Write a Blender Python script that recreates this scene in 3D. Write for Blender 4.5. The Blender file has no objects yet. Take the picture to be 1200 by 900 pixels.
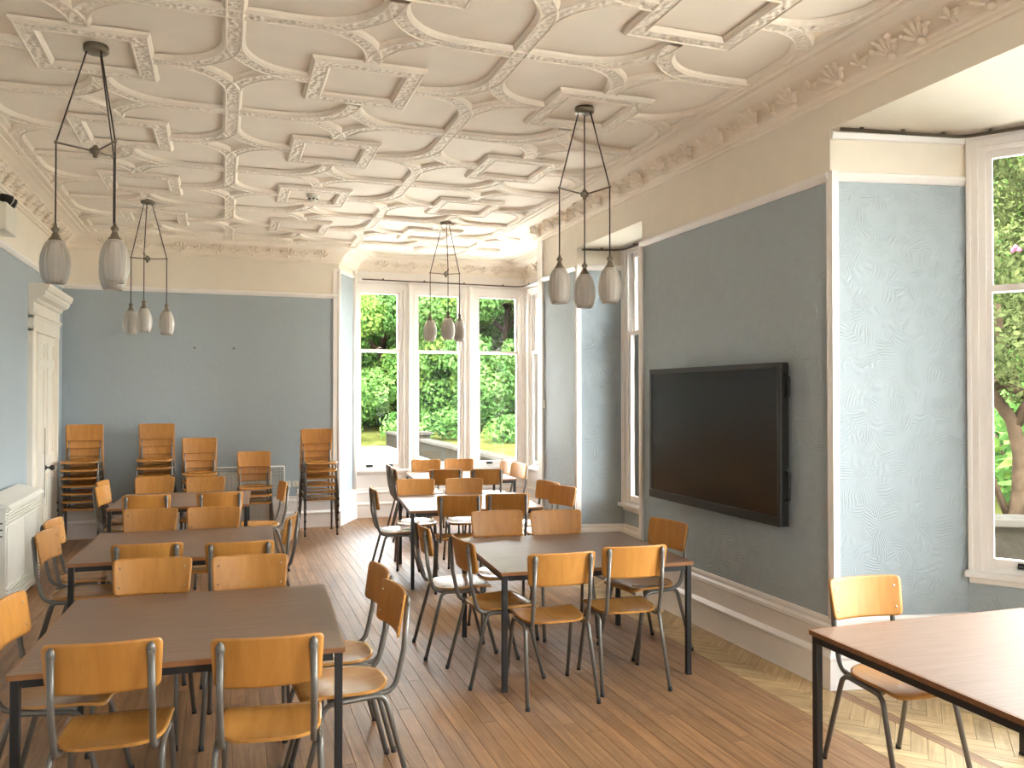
import bpy, math, random
from mathutils import Vector, Matrix
import numpy as np

random.seed(7)
SC = bpy.context.scene
COL = SC.collection

# ------------------------------------------------------------------ camera
CAM_H = 1.70
cam_data = bpy.data.cameras.new('camera')
cam_data.sensor_width = 36.0
cam_data.lens = 970.0 / 1200.0 * 36.0
cam_data.clip_start = 0.05
cam_data.clip_end = 400
cam = bpy.data.objects.new('camera', cam_data)
COL.objects.link(cam)
cam.location = (0, 0, CAM_H)
cam.rotation_euler = (math.radians(90 + 0.7253), 0, math.radians(-19.1584))
SC.camera = cam

# ------------------------------------------------------------------ sky, sun, exposure
world = bpy.data.worlds.new('sky')
SC.world = world
world.use_nodes = True
wn, wl = world.node_tree.nodes, world.node_tree.links
wn.clear()
w_out = wn.new('ShaderNodeOutputWorld')
w_bg = wn.new('ShaderNodeBackground')
w_tc = wn.new('ShaderNodeTexCoord')
w_sep = wn.new('ShaderNodeSeparateXYZ')
w_ramp = wn.new('ShaderNodeValToRGB')
wl.new(w_tc.outputs['Generated'], w_sep.inputs[0])
wl.new(w_sep.outputs['Z'], w_ramp.inputs[0])
w_ramp.color_ramp.elements[0].position = 0.0
w_ramp.color_ramp.elements[0].color = (0.80, 0.79, 0.77, 1)
w_ramp.color_ramp.elements[1].position = 0.8
w_ramp.color_ramp.elements[1].color = (1.13, 1.22, 1.34, 1)
wl.new(w_ramp.outputs[0], w_bg.inputs['Color'])
w_bg.inputs['Strength'].default_value = 6.0
wl.new(w_bg.outputs[0], w_out.inputs['Surface'])

sun_d = bpy.data.lights.new('sun', 'SUN')
sun_d.energy = 3.5
sun_d.angle = math.radians(6)
sun_d.color = (1.0, 0.94, 0.82)
sun = bpy.data.objects.new('sun', sun_d)
COL.objects.link(sun)
sun.rotation_euler = (math.radians(42), 0, math.radians(-25))   # from behind the camera, high, towards the trees
sun.location = (0, -5, 20)

SC.view_settings.view_transform = 'Standard'
SC.view_settings.look = 'None'
SC.view_settings.exposure = 2.76
SC.view_settings.gamma = 1.0
SC.view_settings.use_curve_mapping = False
SC.cycles.use_denoising = True
SC.cycles.max_bounces = 14
SC.cycles.diffuse_bounces = 8
SC.cycles.glossy_bounces = 4
SC.cycles.transparent_max_bounces = 16
SC.cycles.sample_clamp_indirect = 8.0
SC.cycles.caustics_reflective = False
SC.cycles.caustics_refractive = False


def portal(x, y, z, w, h, n):
    """sampling guide only: marks an opening to the sky, emits nothing"""
    d = bpy.data.lights.new('window_portal', 'AREA')
    d.shape = 'RECTANGLE'
    d.size, d.size_y = w, h
    d.cycles.is_portal = True
    o = bpy.data.objects.new('window_portal', d)
    COL.objects.link(o)
    o.location = (x, y, z)
    o.rotation_euler = Vector(n).to_track_quat('-Z', 'Y').to_euler()


# ------------------------------------------------------------------ materials
def mat(name):
    m = bpy.data.materials.new(name)
    m.use_nodes = True
    nt = m.node_tree
    b = nt.nodes['Principled BSDF']
    return m, nt, b


def N(nt, kind, **kw):
    n = nt.nodes.new(kind)
    for k, v in kw.items():
        if hasattr(n, k):
            setattr(n, k, v)
        else:
            n.inputs[k.replace('_', ' ')].default_value = v
    return n


def plain(name, rgb, rough=0.5, metal=0.0, noise=0.04, scale=6.0, coat=0.0, bump=0.0, bscale=60.0, spec=None):
    m, nt, b = mat(name)
    tc = N(nt, 'ShaderNodeTexCoord')
    nz = N(nt, 'ShaderNodeTexNoise', Scale=scale, Detail=3.0)
    nt.links.new(tc.outputs['Object'], nz.inputs['Vector'])
    r = N(nt, 'ShaderNodeValToRGB')
    r.color_ramp.elements[0].position = 0.3
    r.color_ramp.elements[1].position = 0.7
    r.color_ramp.elements[0].color = tuple(max(0, c * (1 - noise)) for c in rgb) + (1,)
    r.color_ramp.elements[1].color = tuple(min(1, c * (1 + noise)) for c in rgb) + (1,)
    nt.links.new(nz.outputs['Fac'], r.inputs[0])
    nt.links.new(r.outputs[0], b.inputs['Base Color'])
    b.inputs['Roughness'].default_value = rough
    b.inputs['Metallic'].default_value = metal
    b.inputs['Coat Weight'].default_value = coat
    b.inputs['Coat Roughness'].default_value = 0.15
    if spec is not None:
        b.inputs['Specular IOR Level'].default_value = spec
    if bump:
        n2 = N(nt, 'ShaderNodeTexNoise', Scale=bscale, Detail=4.0)
        nt.links.new(tc.outputs['Object'], n2.inputs['Vector'])
        bp = N(nt, 'ShaderNodeBump', Strength=bump, Distance=0.01)
        nt.links.new(n2.outputs['Fac'], bp.inputs['Height'])
        nt.links.new(bp.outputs[0], b.inputs['Normal'])
    return m


def anaglypta(name, rgb, strength=0.5):
    """painted embossed wallpaper: little brushed fans at random angles"""
    m, nt, b = mat(name)
    tc = N(nt, 'ShaderNodeTexCoord')
    L = nt.links.new
    nz = N(nt, 'ShaderNodeTexNoise', Scale=5.0, Detail=1.0)
    L(tc.outputs['Object'], nz.inputs['Vector'])
    mixv = N(nt, 'ShaderNodeMixRGB', blend_type='LINEAR_LIGHT')
    mixv.inputs[0].default_value = 0.05
    L(tc.outputs['Object'], mixv.inputs[1])
    L(nz.outputs['Color'], mixv.inputs[2])
    vo = N(nt, 'ShaderNodeTexVoronoi', Scale=11.0)
    L(mixv.outputs[0], vo.inputs['Vector'])
    sep = N(nt, 'ShaderNodeSeparateColor')
    L(vo.outputs['Color'], sep.inputs[0])
    mul = N(nt, 'ShaderNodeMath', operation='MULTIPLY')
    mul.inputs[1].default_value = 6.283
    L(sep.outputs[0], mul.inputs[0])
    rot = N(nt, 'ShaderNodeVectorRotate', rotation_type='AXIS_ANGLE')
    rot.inputs['Axis'].default_value = (0.6, 0.6, 0.5)
    L(mixv.outputs[0], rot.inputs['Vector'])
    L(mul.outputs[0], rot.inputs['Angle'])
    wv = N(nt, 'ShaderNodeTexWave', Scale=22.0, Distortion=3.0, Detail=1.0)
    wv.inputs['Detail Scale'].default_value = 0.8
    L(rot.outputs[0], wv.inputs['Vector'])
    fade = N(nt, 'ShaderNodeMapRange')
    fade.inputs['From Min'].default_value = 0.35
    fade.inputs['From Max'].default_value = 0.75
    fade.inputs['To Min'].default_value = 1.0
    fade.inputs['To Max'].default_value = 0.0
    L(vo.outputs['Distance'], fade.inputs['Value'])
    h = N(nt, 'ShaderNodeMath', operation='MULTIPLY')
    L(wv.outputs['Fac'], h.inputs[0])
    L(fade.outputs[0], h.inputs[1])
    bp = N(nt, 'ShaderNodeBump', Strength=strength, Distance=0.006)
    L(h.outputs[0], bp.inputs['Height'])
    L(bp.outputs[0], b.inputs['Normal'])
    n3 = N(nt, 'ShaderNodeTexNoise', Scale=1.3, Detail=3.0)
    L(tc.outputs['Object'], n3.inputs['Vector'])
    r = N(nt, 'ShaderNodeValToRGB')
    r.color_ramp.elements[0].color = tuple(c * 0.95 for c in rgb) + (1,)
    r.color_ramp.elements[1].color = tuple(c * 1.05 for c in rgb) + (1,)
    L(n3.outputs['Fac'], r.inputs[0])
    L(r.outputs[0], b.inputs['Base Color'])
    b.inputs['Roughness'].default_value = 0.55
    return m


def wood(name, dark, light, rough=0.35, axis='Y', scale=1.0, coat=0.0, rand=0.25, bump=0.0, stretch=14.0):
    m, nt, b = mat(name)
    L = nt.links.new
    tc = N(nt, 'ShaderNodeTexCoord')
    oi = N(nt, 'ShaderNodeObjectInfo')
    mp = N(nt, 'ShaderNodeMapping')
    s = [stretch * scale] * 3
    s['XYZ'.index(axis)] = 1.0 * scale
    mp.inputs['Scale'].default_value = s
    L(tc.outputs['Object'], mp.inputs['Vector'])
    off = N(nt, 'ShaderNodeVectorMath', operation='SCALE')
    off.inputs[0].default_value = (37.0, 53.0, 71.0)
    L(oi.outputs['Random'], off.inputs['Scale'])
    L(off.outputs[0], mp.inputs['Location'])
    nz = N(nt, 'ShaderNodeTexNoise', Scale=1.6, Detail=6.0, Roughness=0.6, Distortion=0.6)
    L(mp.outputs[0], nz.inputs['Vector'])
    r = N(nt, 'ShaderNodeValToRGB')
    r.color_ramp.elements[0].position = 0.28
    r.color_ramp.elements[1].position = 0.72
    r.color_ramp.elements[0].color = tuple(dark) + (1,)
    r.color_ramp.elements[1].color = tuple(light) + (1,)
    L(nz.outputs['Fac'], r.inputs[0])
    hsv = N(nt, 'ShaderNodeHueSaturation')
    mr = N(nt, 'ShaderNodeMapRange')
    mr.inputs['To Min'].default_value = 1 - rand
    mr.inputs['To Max'].default_value = 1 + rand
    L(oi.outputs['Random'], mr.inputs['Value'])
    L(mr.outputs[0], hsv.inputs['Value'])
    L(r.outputs[0], hsv.inputs['Color'])
    L(hsv.outputs[0], b.inputs['Base Color'])
    b.inputs['Roughness'].default_value = rough
    b.inputs['Coat Weight'].default_value = coat
    b.inputs['Coat Roughness'].default_value = 0.2
    if bump:
        bp = N(nt, 'ShaderNodeBump', Strength=bump, Distance=0.004)
        L(nz.outputs['Fac'], bp.inputs['Height'])
        L(bp.outputs[0], b.inputs['Normal'])
    return m


def floor_wood(name, dark, light, axis):
    """old varnished boards: grain plus broad worn and bleached patches in world space"""
    m = wood(name, dark, light, rough=0.36, axis=axis, scale=1.2, rand=0.17, bump=0.12, stretch=16)
    nt = m.node_tree
    b = nt.nodes['Principled BSDF']
    ge = N(nt, 'ShaderNodeNewGeometry')
    n1 = N(nt, 'ShaderNodeTexNoise', Scale=1.1, Detail=5.0, Roughness=0.65)
    nt.links.new(ge.outputs['Position'], n1.inputs['Vector'])
    mr = N(nt, 'ShaderNodeMapRange')
    mr.inputs['From Min'].default_value = 0.42
    mr.inputs['From Max'].default_value = 0.75
    mr.inputs['To Max'].default_value = 0.3
    nt.links.new(n1.outputs['Fac'], mr.inputs['Value'])
    mx = N(nt, 'ShaderNodeMixRGB')
    nt.links.new(mr.outputs[0], mx.inputs[0])
    src = b.inputs['Base Color'].links[0].from_socket
    nt.links.new(src, mx.inputs[1])
    mx.inputs[2].default_value = (0.45, 0.295, 0.175, 1)
    nt.links.new(mx.outputs[0], b.inputs['Base Color'])
    rr = N(nt, 'ShaderNodeMapRange')
    rr.inputs['To Min'].default_value = 0.34
    rr.inputs['To Max'].default_value = 0.62
    nt.links.new(n1.outputs['Fac'], rr.inputs['Value'])
    nt.links.new(rr.outputs[0], b.inputs['Roughness'])
    b.inputs['Specular IOR Level'].default_value = 0.4
    # old stains and ingrained dirt, irregular and fixed to the boards
    n2 = N(nt, 'ShaderNodeTexNoise', Scale=3.2, Detail=8.0, Roughness=0.75, Distortion=0.8)
    nt.links.new(ge.outputs['Position'], n2.inputs['Vector'])
    m2 = N(nt, 'ShaderNodeMapRange')
    m2.inputs['From Min'].default_value = 0.50
    m2.inputs['From Max'].default_value = 0.72
    m2.inputs['To Max'].default_value = 0.5
    nt.links.new(n2.outputs['Fac'], m2.inputs['Value'])
    mx2 = N(nt, 'ShaderNodeMixRGB', blend_type='MULTIPLY')
    nt.links.new(m2.outputs[0], mx2.inputs[0])
    nt.links.new(mx.outputs[0], mx2.inputs[1])
    mx2.inputs[2].default_value = (0.5, 0.43, 0.38, 1)
    nt.links.new(mx2.outputs[0], b.inputs['Base Color'])
    return m


def glass_pane(name):
    m = bpy.data.materials.new(name)
    m.use_nodes = True
    nt = m.node_tree
    nt.nodes.clear()
    out = N(nt, 'ShaderNodeOutputMaterial')
    tr = N(nt, 'ShaderNodeBsdfTransparent')
    tr.inputs[0].default_value = (0.96, 0.98, 0.97, 1)
    gl = N(nt, 'ShaderNodeBsdfGlossy')
    gl.inputs['Roughness'].default_value = 0.02
    fr = N(nt, 'ShaderNodeFresnel', IOR=1.35)
    mx = N(nt, 'ShaderNodeMixShader')
    nt.links.new(fr.outputs[0], mx.inputs[0])
    nt.links.new(tr.outputs[0], mx.inputs[1])
    nt.links.new(gl.outputs[0], mx.inputs[2])
    nt.links.new(mx.outputs[0], out.inputs['Surface'])
    return m


def leafmat(name, a, bcol, trans=0.35, nscale=0.9):
    m = bpy.data.materials.new(name)
    m.use_nodes = True
    nt = m.node_tree
    nt.nodes.clear()
    L = nt.links.new
    out = N(nt, 'ShaderNodeOutputMaterial')
    ge = N(nt, 'ShaderNodeTexCoord')
    nz = N(nt, 'ShaderNodeTexNoise', Scale=nscale, Detail=4.0, Roughness=0.7)
    L(ge.outputs['Object'], nz.inputs['Vector'])
    r = N(nt, 'ShaderNodeValToRGB')
    r.color_ramp.elements[0].position = 0.32
    r.color_ramp.elements[1].position = 0.68
    r.color_ramp.elements[0].color = tuple(a) + (1,)
    r.color_ramp.elements[1].color = tuple(bcol) + (1,)
    L(nz.outputs['Fac'], r.inputs[0])
    d = N(nt, 'ShaderNodeBsdfDiffuse')
    t = N(nt, 'ShaderNodeBsdfTranslucent')
    L(r.outputs[0], d.inputs[0])
    L(r.outputs[0], t.inputs[0])
    mx = N(nt, 'ShaderNodeMixShader')
    mx.inputs[0].default_value = trans
    L(d.outputs[0], mx.inputs[1])
    L(t.outputs[0], mx.inputs[2])
    L(mx.outputs[0], out.inputs['Surface'])
    return m


def ornament(name, rgb):
    """plaster with small cast scrollwork in fine relief"""
    m, nt, b = mat(name)
    L = nt.links.new
    ge = N(nt, 'ShaderNodeTexCoord')
    v = N(nt, 'ShaderNodeTexVoronoi', Scale=38.0, feature='SMOOTH_F1')
    L(ge.outputs['Object'], v.inputs['Vector'])
    bp = N(nt, 'ShaderNodeBump', Strength=1.0, Distance=0.022)
    bp.invert = True
    L(v.outputs['Distance'], bp.inputs['Height'])
    L(bp.outputs[0], b.inputs['Normal'])
    b.inputs['Base Color'].default_value = tuple(rgb) + (1,)
    b.inputs['Roughness'].default_value = 0.7
    return m


def screen_mat(name):
    m, nt, b = mat(name)
    b.inputs['Base Color'].default_value = (0.012, 0.011, 0.011, 1)
    b.inputs['Roughness'].default_value = 0.22
    tc = N(nt, 'ShaderNodeTexCoord')
    nz = N(nt, 'ShaderNodeTexNoise', Scale=3.0, Detail=4.0)
    nt.links.new(tc.outputs['Object'], nz.inputs['Vector'])
    mr = N(nt, 'ShaderNodeMapRange')
    mr.inputs['To Min'].default_value = 0.18
    mr.inputs['To Max'].default_value = 0.3
    nt.links.new(nz.outputs['Fac'], mr.inputs['Value'])
    nt.links.new(mr.outputs[0], b.inputs['Roughness'])
    return m


def stone_mat(name, a, c, sc=3.0):
    m, nt, b = mat(name)
    L = nt.links.new
    tc = N(nt, 'ShaderNodeTexCoord')
    oi = N(nt, 'ShaderNodeObjectInfo')
    nz = N(nt, 'ShaderNodeTexNoise', Scale=sc, Detail=8.0, Roughness=0.7)
    L(tc.outputs['Object'], nz.inputs['Vector'])
    r = N(nt, 'ShaderNodeValToRGB')
    r.color_ramp.elements[0].position = 0.3
    r.color_ramp.elements[1].position = 0.7
    r.color_ramp.elements[0].color = tuple(a) + (1,)
    r.color_ramp.elements[1].color = tuple(c) + (1,)
    L(nz.outputs['Fac'], r.inputs[0])
    L(r.outputs[0], b.inputs['Base Color'])
    b.inputs['Roughness'].default_value = 1.0
    b.inputs['Specular IOR Level'].default_value = 0.0
    bp = N(nt, 'ShaderNodeBump', Strength=0.5, Distance=0.02)
    L(nz.outputs['Fac'], bp.inputs['Height'])
    L(bp.outputs[0], b.inputs['Normal'])
    return m


CREAM = (0.87, 0.775, 0.66)
M = {}
M['blue'] = anaglypta('blue_wallpaper', (0.385, 0.445, 0.48), 0.5)
M['blue_smooth'] = anaglypta('blue_painted_wall', (0.375, 0.43, 0.465), 0.16)
M['blue_wall'] = anaglypta('blue_embossed_wall', (0.375, 0.43, 0.465), 0.4)
M['cream'] = plain('cream_wall_paint', (0.83, 0.755, 0.645), 0.7, noise=0.02)
M['ceil'] = plain('ceiling_paint', CREAM, 0.75, noise=0.02, bump=0.03, bscale=20)
M['mould'] = plain('plaster_moulding', CREAM, 0.7, noise=0.02)
M['orn'] = ornament('plaster_ornament', CREAM)
M['gloss'] = plain('white_gloss_paint', (0.88, 0.835, 0.80), 0.35, noise=0.03, scale=3)
M['door'] = plain('cream_gloss_paint', (0.80, 0.745, 0.65), 0.4, noise=0.04, scale=3)
M['plank'] = floor_wood('oak_plank', (0.17, 0.082, 0.035), (0.40, 0.215, 0.10), 'Y')
M['parquet'] = floor_wood('parquet_oak', (0.36, 0.235, 0.105), (0.62, 0.45, 0.23), 'X')
M['gap'] = plain('dark_floor_joint', (0.07, 0.04, 0.022), 0.9)
M['beech'] = wood('varnished_beech_ply', (0.42, 0.17, 0.030), (0.54, 0.245, 0.052), rough=0.42, axis='Z', scale=1.5, coat=0.0, rand=0.14, stretch=9)
M['beech_seat'] = wood('varnished_beech_seat', (0.42, 0.175, 0.036), (0.54, 0.255, 0.062), rough=0.26, axis='Y', scale=1.5, coat=0.35, rand=0.12, stretch=9)
M['steel'] = plain('grey_enamel_tube', (0.17, 0.155, 0.135), 0.36, metal=0.45, noise=0.08, scale=14)
M['rubber'] = plain('black_rubber', (0.02, 0.02, 0.02), 0.7)
M['rivet'] = plain('steel_rivet', (0.65, 0.6, 0.5), 0.25, metal=1.0)
M['laminate'] = wood('brown_laminate', (0.185, 0.115, 0.08), (0.265, 0.17, 0.12), rough=0.38, axis='X', scale=2.5, coat=0.0, rand=0.05, stretch=22)
M['edge'] = wood('varnished_table_edge', (0.20, 0.085, 0.03), (0.30, 0.13, 0.05), rough=0.35, axis='X', scale=3)
M['laminate'].node_tree.nodes['Principled BSDF'].inputs['Specular IOR Level'].default_value = 0.3
M['black'] = plain('black_enamel', (0.014, 0.013, 0.013), 0.4)
M['bezel'] = plain('black_plastic', (0.018, 0.017, 0.016), 0.45)
M['screen'] = screen_mat('dark_screen')
M['bronze'] = plain('bronze_fitting', (0.22, 0.18, 0.13), 0.4, metal=0.7, noise=0.1, scale=20)
M['cord'] = plain('brown_cord', (0.045, 0.03, 0.022), 0.6)
M['shade'] = plain('frosted_glass_shade', (0.52, 0.47, 0.41), 0.32, noise=0.03)
M['shade'].node_tree.nodes['Principled BSDF'].inputs['Transmission Weight'].default_value = 0.25
M['shade'].node_tree.nodes['Principled BSDF'].inputs['Roughness'].default_value = 0.5
M['glass'] = glass_pane('window_glass')
M['rad'] = plain('radiator_white_enamel', (0.74, 0.71, 0.64), 0.4, noise=0.03)
M['wire'] = plain('white_wire', (0.85, 0.83, 0.78), 0.5)
M['dark'] = plain('dark_slot', (0.02, 0.02, 0.02), 0.8)
M['plastic'] = plain('white_plastic', (0.75, 0.71, 0.62), 0.45)
M['lens'] = plain('lamp_lens', (0.7, 0.68, 0.62), 0.15)
M['rail'] = plain('brown_curtain_rail', (0.09, 0.065, 0.04), 0.5, noise=0.15, scale=20)
M['gravel'] = plain('pale_gravel', (0.55, 0.51, 0.45), 0.9, noise=0.12, scale=8, bump=0.4, bscale=40, spec=0.0)
M['grass'] = plain('rough_grass', (0.030, 0.031, 0.008), 0.9, noise=0.35, scale=1.4, bump=0.5, bscale=14, spec=0.0)
M['stone'] = stone_mat('garden_stone', (0.009, 0.0075, 0.0055), (0.036, 0.030, 0.022))
M['coping'] = stone_mat('coping_stone', (0.018, 0.0155, 0.0125), (0.034, 0.030, 0.025))
M['mortar'] = stone_mat('wall_mortar', (0.008, 0.007, 0.005), (0.015, 0.013, 0.01), 6)
M['bark'] = stone_mat('tree_bark', (0.012, 0.008, 0.005), (0.04, 0.027, 0.017), 5)
M['leaf_a'] = leafmat('leaf_mid_green', (0.018, 0.050, 0.010), (0.095, 0.172, 0.042))
M['leaf_b'] = leafmat('leaf_yellow_green', (0.036, 0.075, 0.012), (0.14, 0.205, 0.045))
M['leaf_c'] = leafmat('leaf_deep_green', (0.016, 0.044, 0.010), (0.08, 0.148, 0.04))
M['leaf_r'] = leafmat('rhododendron_leaf', (0.012, 0.018, 0.006), (0.062, 0.07, 0.026), 0.15, 3.0)
M['petal'] = plain('pink_petal', (0.16, 0.022, 0.06), 0.7)


# ------------------------------------------------------------------ mesh helpers
class MB:
    def __init__(s):
        s.v, s.f, s.m, s.sm = [], [], [], []

    def add(s, verts, faces, mi=0, smooth=False):
        o = len(s.v)
        s.v += [tuple(p) for p in verts]
        s.f += [tuple(i + o for i in f) for f in faces]
        s.m += [mi] * len(faces)
        s.sm += [smooth] * len(faces)
        return s

    def box(s, x0, x1, y0, y1, z0, z1, mi=0, fr=None):
        P = [(x, y, z) for z in (z0, z1) for y in (y0, y1) for x in (x0, x1)]
        if fr:
            P = [fr(*p) for p in P]
        return s.add(P, [(0, 2, 3, 1), (4, 5, 7, 6), (0, 1, 5, 4), (2, 6, 7, 3), (0, 4, 6, 2), (1, 3, 7, 5)], mi)

    def quad(s, a, b, c, d, mi=0):
        return s.add([a, b, c, d], [(0, 1, 2, 3)], mi)

    def tube(s, pts, r, n=8, caps=True, mi=0):
        pts = [Vector(p) for p in pts]
        rr = r if isinstance(r, (list, tuple)) else [r] * len(pts)
        V, F = [], []
        t0 = (pts[1] - pts[0]).normalized()
        ref = Vector((0, 0, 1)) if abs(t0.z) < 0.9 else Vector((1, 0, 0))
        nrm = t0.cross(ref).normalized()
        for i, p in enumerate(pts):
            if i == 0:
                t = t0
            elif i == len(pts) - 1:
                t = (pts[i] - pts[i - 1]).normalized()
            else:
                t = ((pts[i + 1] - pts[i]).normalized() + (pts[i] - pts[i - 1]).normalized())
                t = t.normalized() if t.length > 1e-6 else t0
            nrm = (nrm - t * nrm.dot(t)).normalized()
            bn = t.cross(nrm)
            for k in range(n):
                a = 2 * math.pi * k / n
                V.append(p + (nrm * math.cos(a) + bn * math.sin(a)) * rr[i])
        for i in range(len(pts) - 1):
            for k in range(n):
                k2 = (k + 1) % n
                F.append((i * n + k, i * n + k2, (i + 1) * n + k2, (i + 1) * n + k))
        s.add(V, F, mi, True)
        if caps:
            o = len(s.v) - len(V)
            s.f.append(tuple(o + k for k in reversed(range(n))))
            s.f.append(tuple(o + (len(pts) - 1) * n + k for k in range(n)))
            s.m += [mi, mi]
            s.sm += [False, False]
        return s

    def lathe(s, prof, n=20, cx=0, cy=0, flute=0, amp=0.0, mi=0, smooth=True):
        V, F = [], []
        for (r, z) in prof:
            for k in range(n):
                a = 2 * math.pi * k / n
                q = r * (1 + (amp * math.cos(flute * a) if flute else 0))
                V.append((cx + q * math.cos(a), cy + q * math.sin(a), z))
        for i in range(len(prof) - 1):
            for k in range(n):
                k2 = (k + 1) % n
                F.append((i * n + k, i * n + k2, (i + 1) * n + k2, (i + 1) * n + k))
        s.add(V, F, mi, smooth)
        o = len(s.v) - len(V)
        if prof[0][0] > 1e-5:
            s.f.append(tuple(o + k for k in reversed(range(n))))
            s.m.append(mi)
            s.sm.append(False)
        if prof[-1][0] > 1e-5:
            s.f.append(tuple(o + (len(prof) - 1) * n + k for k in range(n)))
            s.m.append(mi)
            s.sm.append(False)
        return s

    def ball(s, c, r, nu=8, nv=5, mi=0, R=None):
        V, F = [], []
        c = Vector(c)
        r = r if isinstance(r, (tuple, list)) else (r, r, r)
        for j in range(nv + 1):
            t = math.pi * j / nv
            for k in range(nu):
                a = 2 * math.pi * k / nu
                p = Vector((r[0] * math.sin(t) * math.cos(a), r[1] * math.sin(t) * math.sin(a), r[2] * math.cos(t)))
                if R:
                    p = R @ p
                V.append(c + p)
        for j in range(nv):
            for k in range(nu):
                k2 = (k + 1) % nu
                F.append((j * nu + k, (j + 1) * nu + k, (j + 1) * nu + k2, j * nu + k2))
        return s.add(V, F, mi, True)

    def sheet(s, us, vs, f, th, mi=0):
        """closed slab: f(u,v) top surface, th(u,v) offset vector to the underside"""
        nu, nv = len(us), len(vs)
        top = [Vector(f(u, v)) for v in vs for u in us]
        bot = [Vector(f(u, v)) + Vector(th) for v in vs for u in us]
        F = []
        n = nu * nv
        for j in range(nv - 1):
            for i in range(nu - 1):
                a = j * nu + i
                F.append((a, a + 1, a + nu + 1, a + nu))
                F.append((n + a, n + a + nu, n + a + nu + 1, n + a + 1))
        ring = [i for i in range(nu)] + [j * nu + nu - 1 for j in range(1, nv)] + \
               [(nv - 1) * nu + i for i in range(nu - 2, -1, -1)] + [j * nu for j in range(nv - 2, 0, -1)]
        for q in range(len(ring)):
            a, b = ring[q], ring[(q + 1) % len(ring)]
            F.append((b, a, n + a, n + b))
        return s.add(top + bot, F, mi, False)

    def mesh(s, name, mats):
        me = bpy.data.meshes.new(name)
        me.from_pydata(s.v, [], s.f)
        mats = mats if isinstance(mats, (list, tuple)) else [mats]
        for m in mats:
            me.materials.append(m)
        me.polygons.foreach_set('material_index', s.m)
        me.polygons.foreach_set('use_smooth', s.sm)
        me.update()
        return me

    def build(s, name, mats, parent=None, loc=None, bevel=0.0, autosmooth=False):
        me = s.mesh(name, mats)
        o = place(name, me, parent, loc)
        if bevel:
            b = o.modifiers.new('bevel', 'BEVEL')
            b.width = bevel
            b.segments = 2
            b.limit_method = 'ANGLE'
        return o


def place(name, me, parent=None, loc=None, rz=0.0):
    o = bpy.data.objects.new(name, me)
    COL.objects.link(o)
    if parent:
        o.parent = parent
    if loc:
        o.location = loc
    if rz:
        o.rotation_euler = (0, 0, rz)
    return o


def thing(name, label, cat, loc=(0, 0, 0), rz=0.0, group=None):
    o = bpy.data.objects.new(name, None)
    o.empty_display_size = 0.1
    COL.objects.link(o)
    o.location = loc
    o.rotation_euler = (0, 0, rz)
    tag(o, label, cat, group)
    return o


def tag(o, label, cat, group=None):
    o['label'] = label
    o['category'] = cat
    if group:
        o['group'] = group
    return o


def struct(o):
    o['kind'] = 'structure'
    return o


def dup(root, loc, rz, label, group=None):
    r = root.copy()
    COL.objects.link(r)
    r.location = loc
    r.rotation_euler = (0, 0, rz)
    r['label'] = label
    if group:
        r['group'] = group
    for ch in KIDS[root.name]:
        c = ch.copy()
        COL.objects.link(c)
        c.parent = r
        for g in KIDS.get(ch.name, []):
            d = g.copy()
            COL.objects.link(d)
            d.parent = c
    return r


KIDS = {}


def remember(root):
    KIDS[root.name] = list(root.children)
    for c in root.children:
        if c.children:
            KIDS[c.name] = list(c.children)


def fillet(pts, rad, seg=5):
    """round the inner corners of a polyline"""
    P = [Vector(p) for p in pts]
    out = [P[0]]
    for i in range(1, len(P) - 1):
        a, b, c = P[i - 1], P[i], P[i + 1]
        r = rad[i - 1] if isinstance(rad, (list, tuple)) else rad
        d1, d2 = (a - b).normalized(), (c - b).normalized()
        ang = d1.angle(d2)
        t = min(r / math.tan(ang / 2), (a - b).length * 0.49, (c - b).length * 0.49)
        p1, p2 = b + d1 * t, b + d2 * t
        for k in range(seg + 1):
            q = k / seg
            out.append(p1.lerp(b, q).lerp(b.lerp(p2, q), q))
    out.append(P[-1])
    return out


def sweep_wall(mb, path, prof, mi=0, ends=True, closed=False):
    """profile (inward offset, z) swept along a wall line; the room lies on the right of the travel direction"""
    P = [Vector((p[0], p[1])) for p in path]
    n = len(P)
    V, F = [], []
    for i in range(n):
        d0 = (P[i] - P[i - 1]).normalized() if (i > 0 or closed) else None
        d1 = (P[(i + 1) % n] - P[i]).normalized() if (i < n - 1 or closed) else None
        d0 = d0 or d1
        d1 = d1 or d0
        n0, n1 = Vector((d0.y, -d0.x)), Vector((d1.y, -d1.x))
        b = (n0 + n1)
        b = b / max(b.dot(n0), 0.15)
        for (o, z) in prof:
            q = P[i] + b * o
            V.append((q.x, q.y, z))
    k = len(prof)
    for i in range(n if closed else n - 1):
        j = (i + 1) % n
        for a in range(k - 1):
            F.append((i * k + a, i * k + a + 1, j * k + a + 1, j * k + a))
    mb.add(V, F, mi)
    if ends and not closed:
        o = len(mb.v) - len(V)
        mb.f.append(tuple(o + a for a in range(k)))
        mb.f.append(tuple(o + (n - 1) * k + a for a in reversed(range(k))))
        mb.m += [mi, mi]
        mb.sm += [False, False]
    return mb


# ------------------------------------------------------------------ the room
XL, XR, YB, YF = -1.80, 3.334, 10.90, -2.6
ZC = 3.60
BAYX, BAYY, RWEND = 4.21, 11.50, 8.66
RV0, RV1 = (1.40, YB), (1.70, BAYY)
B1 = [(XR, 3.94), (4.185, 3.775), (4.70, 3.06), (4.70, 1.76), (4.185, 1.04), (XR, 0.88)]
A2 = [(XR, 7.61), (3.80, 7.50), (3.80, 6.27), (XR, 6.24)]
ZB1, ZA2 = 3.25, 3.17
RAILZ = 2.945


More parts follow.
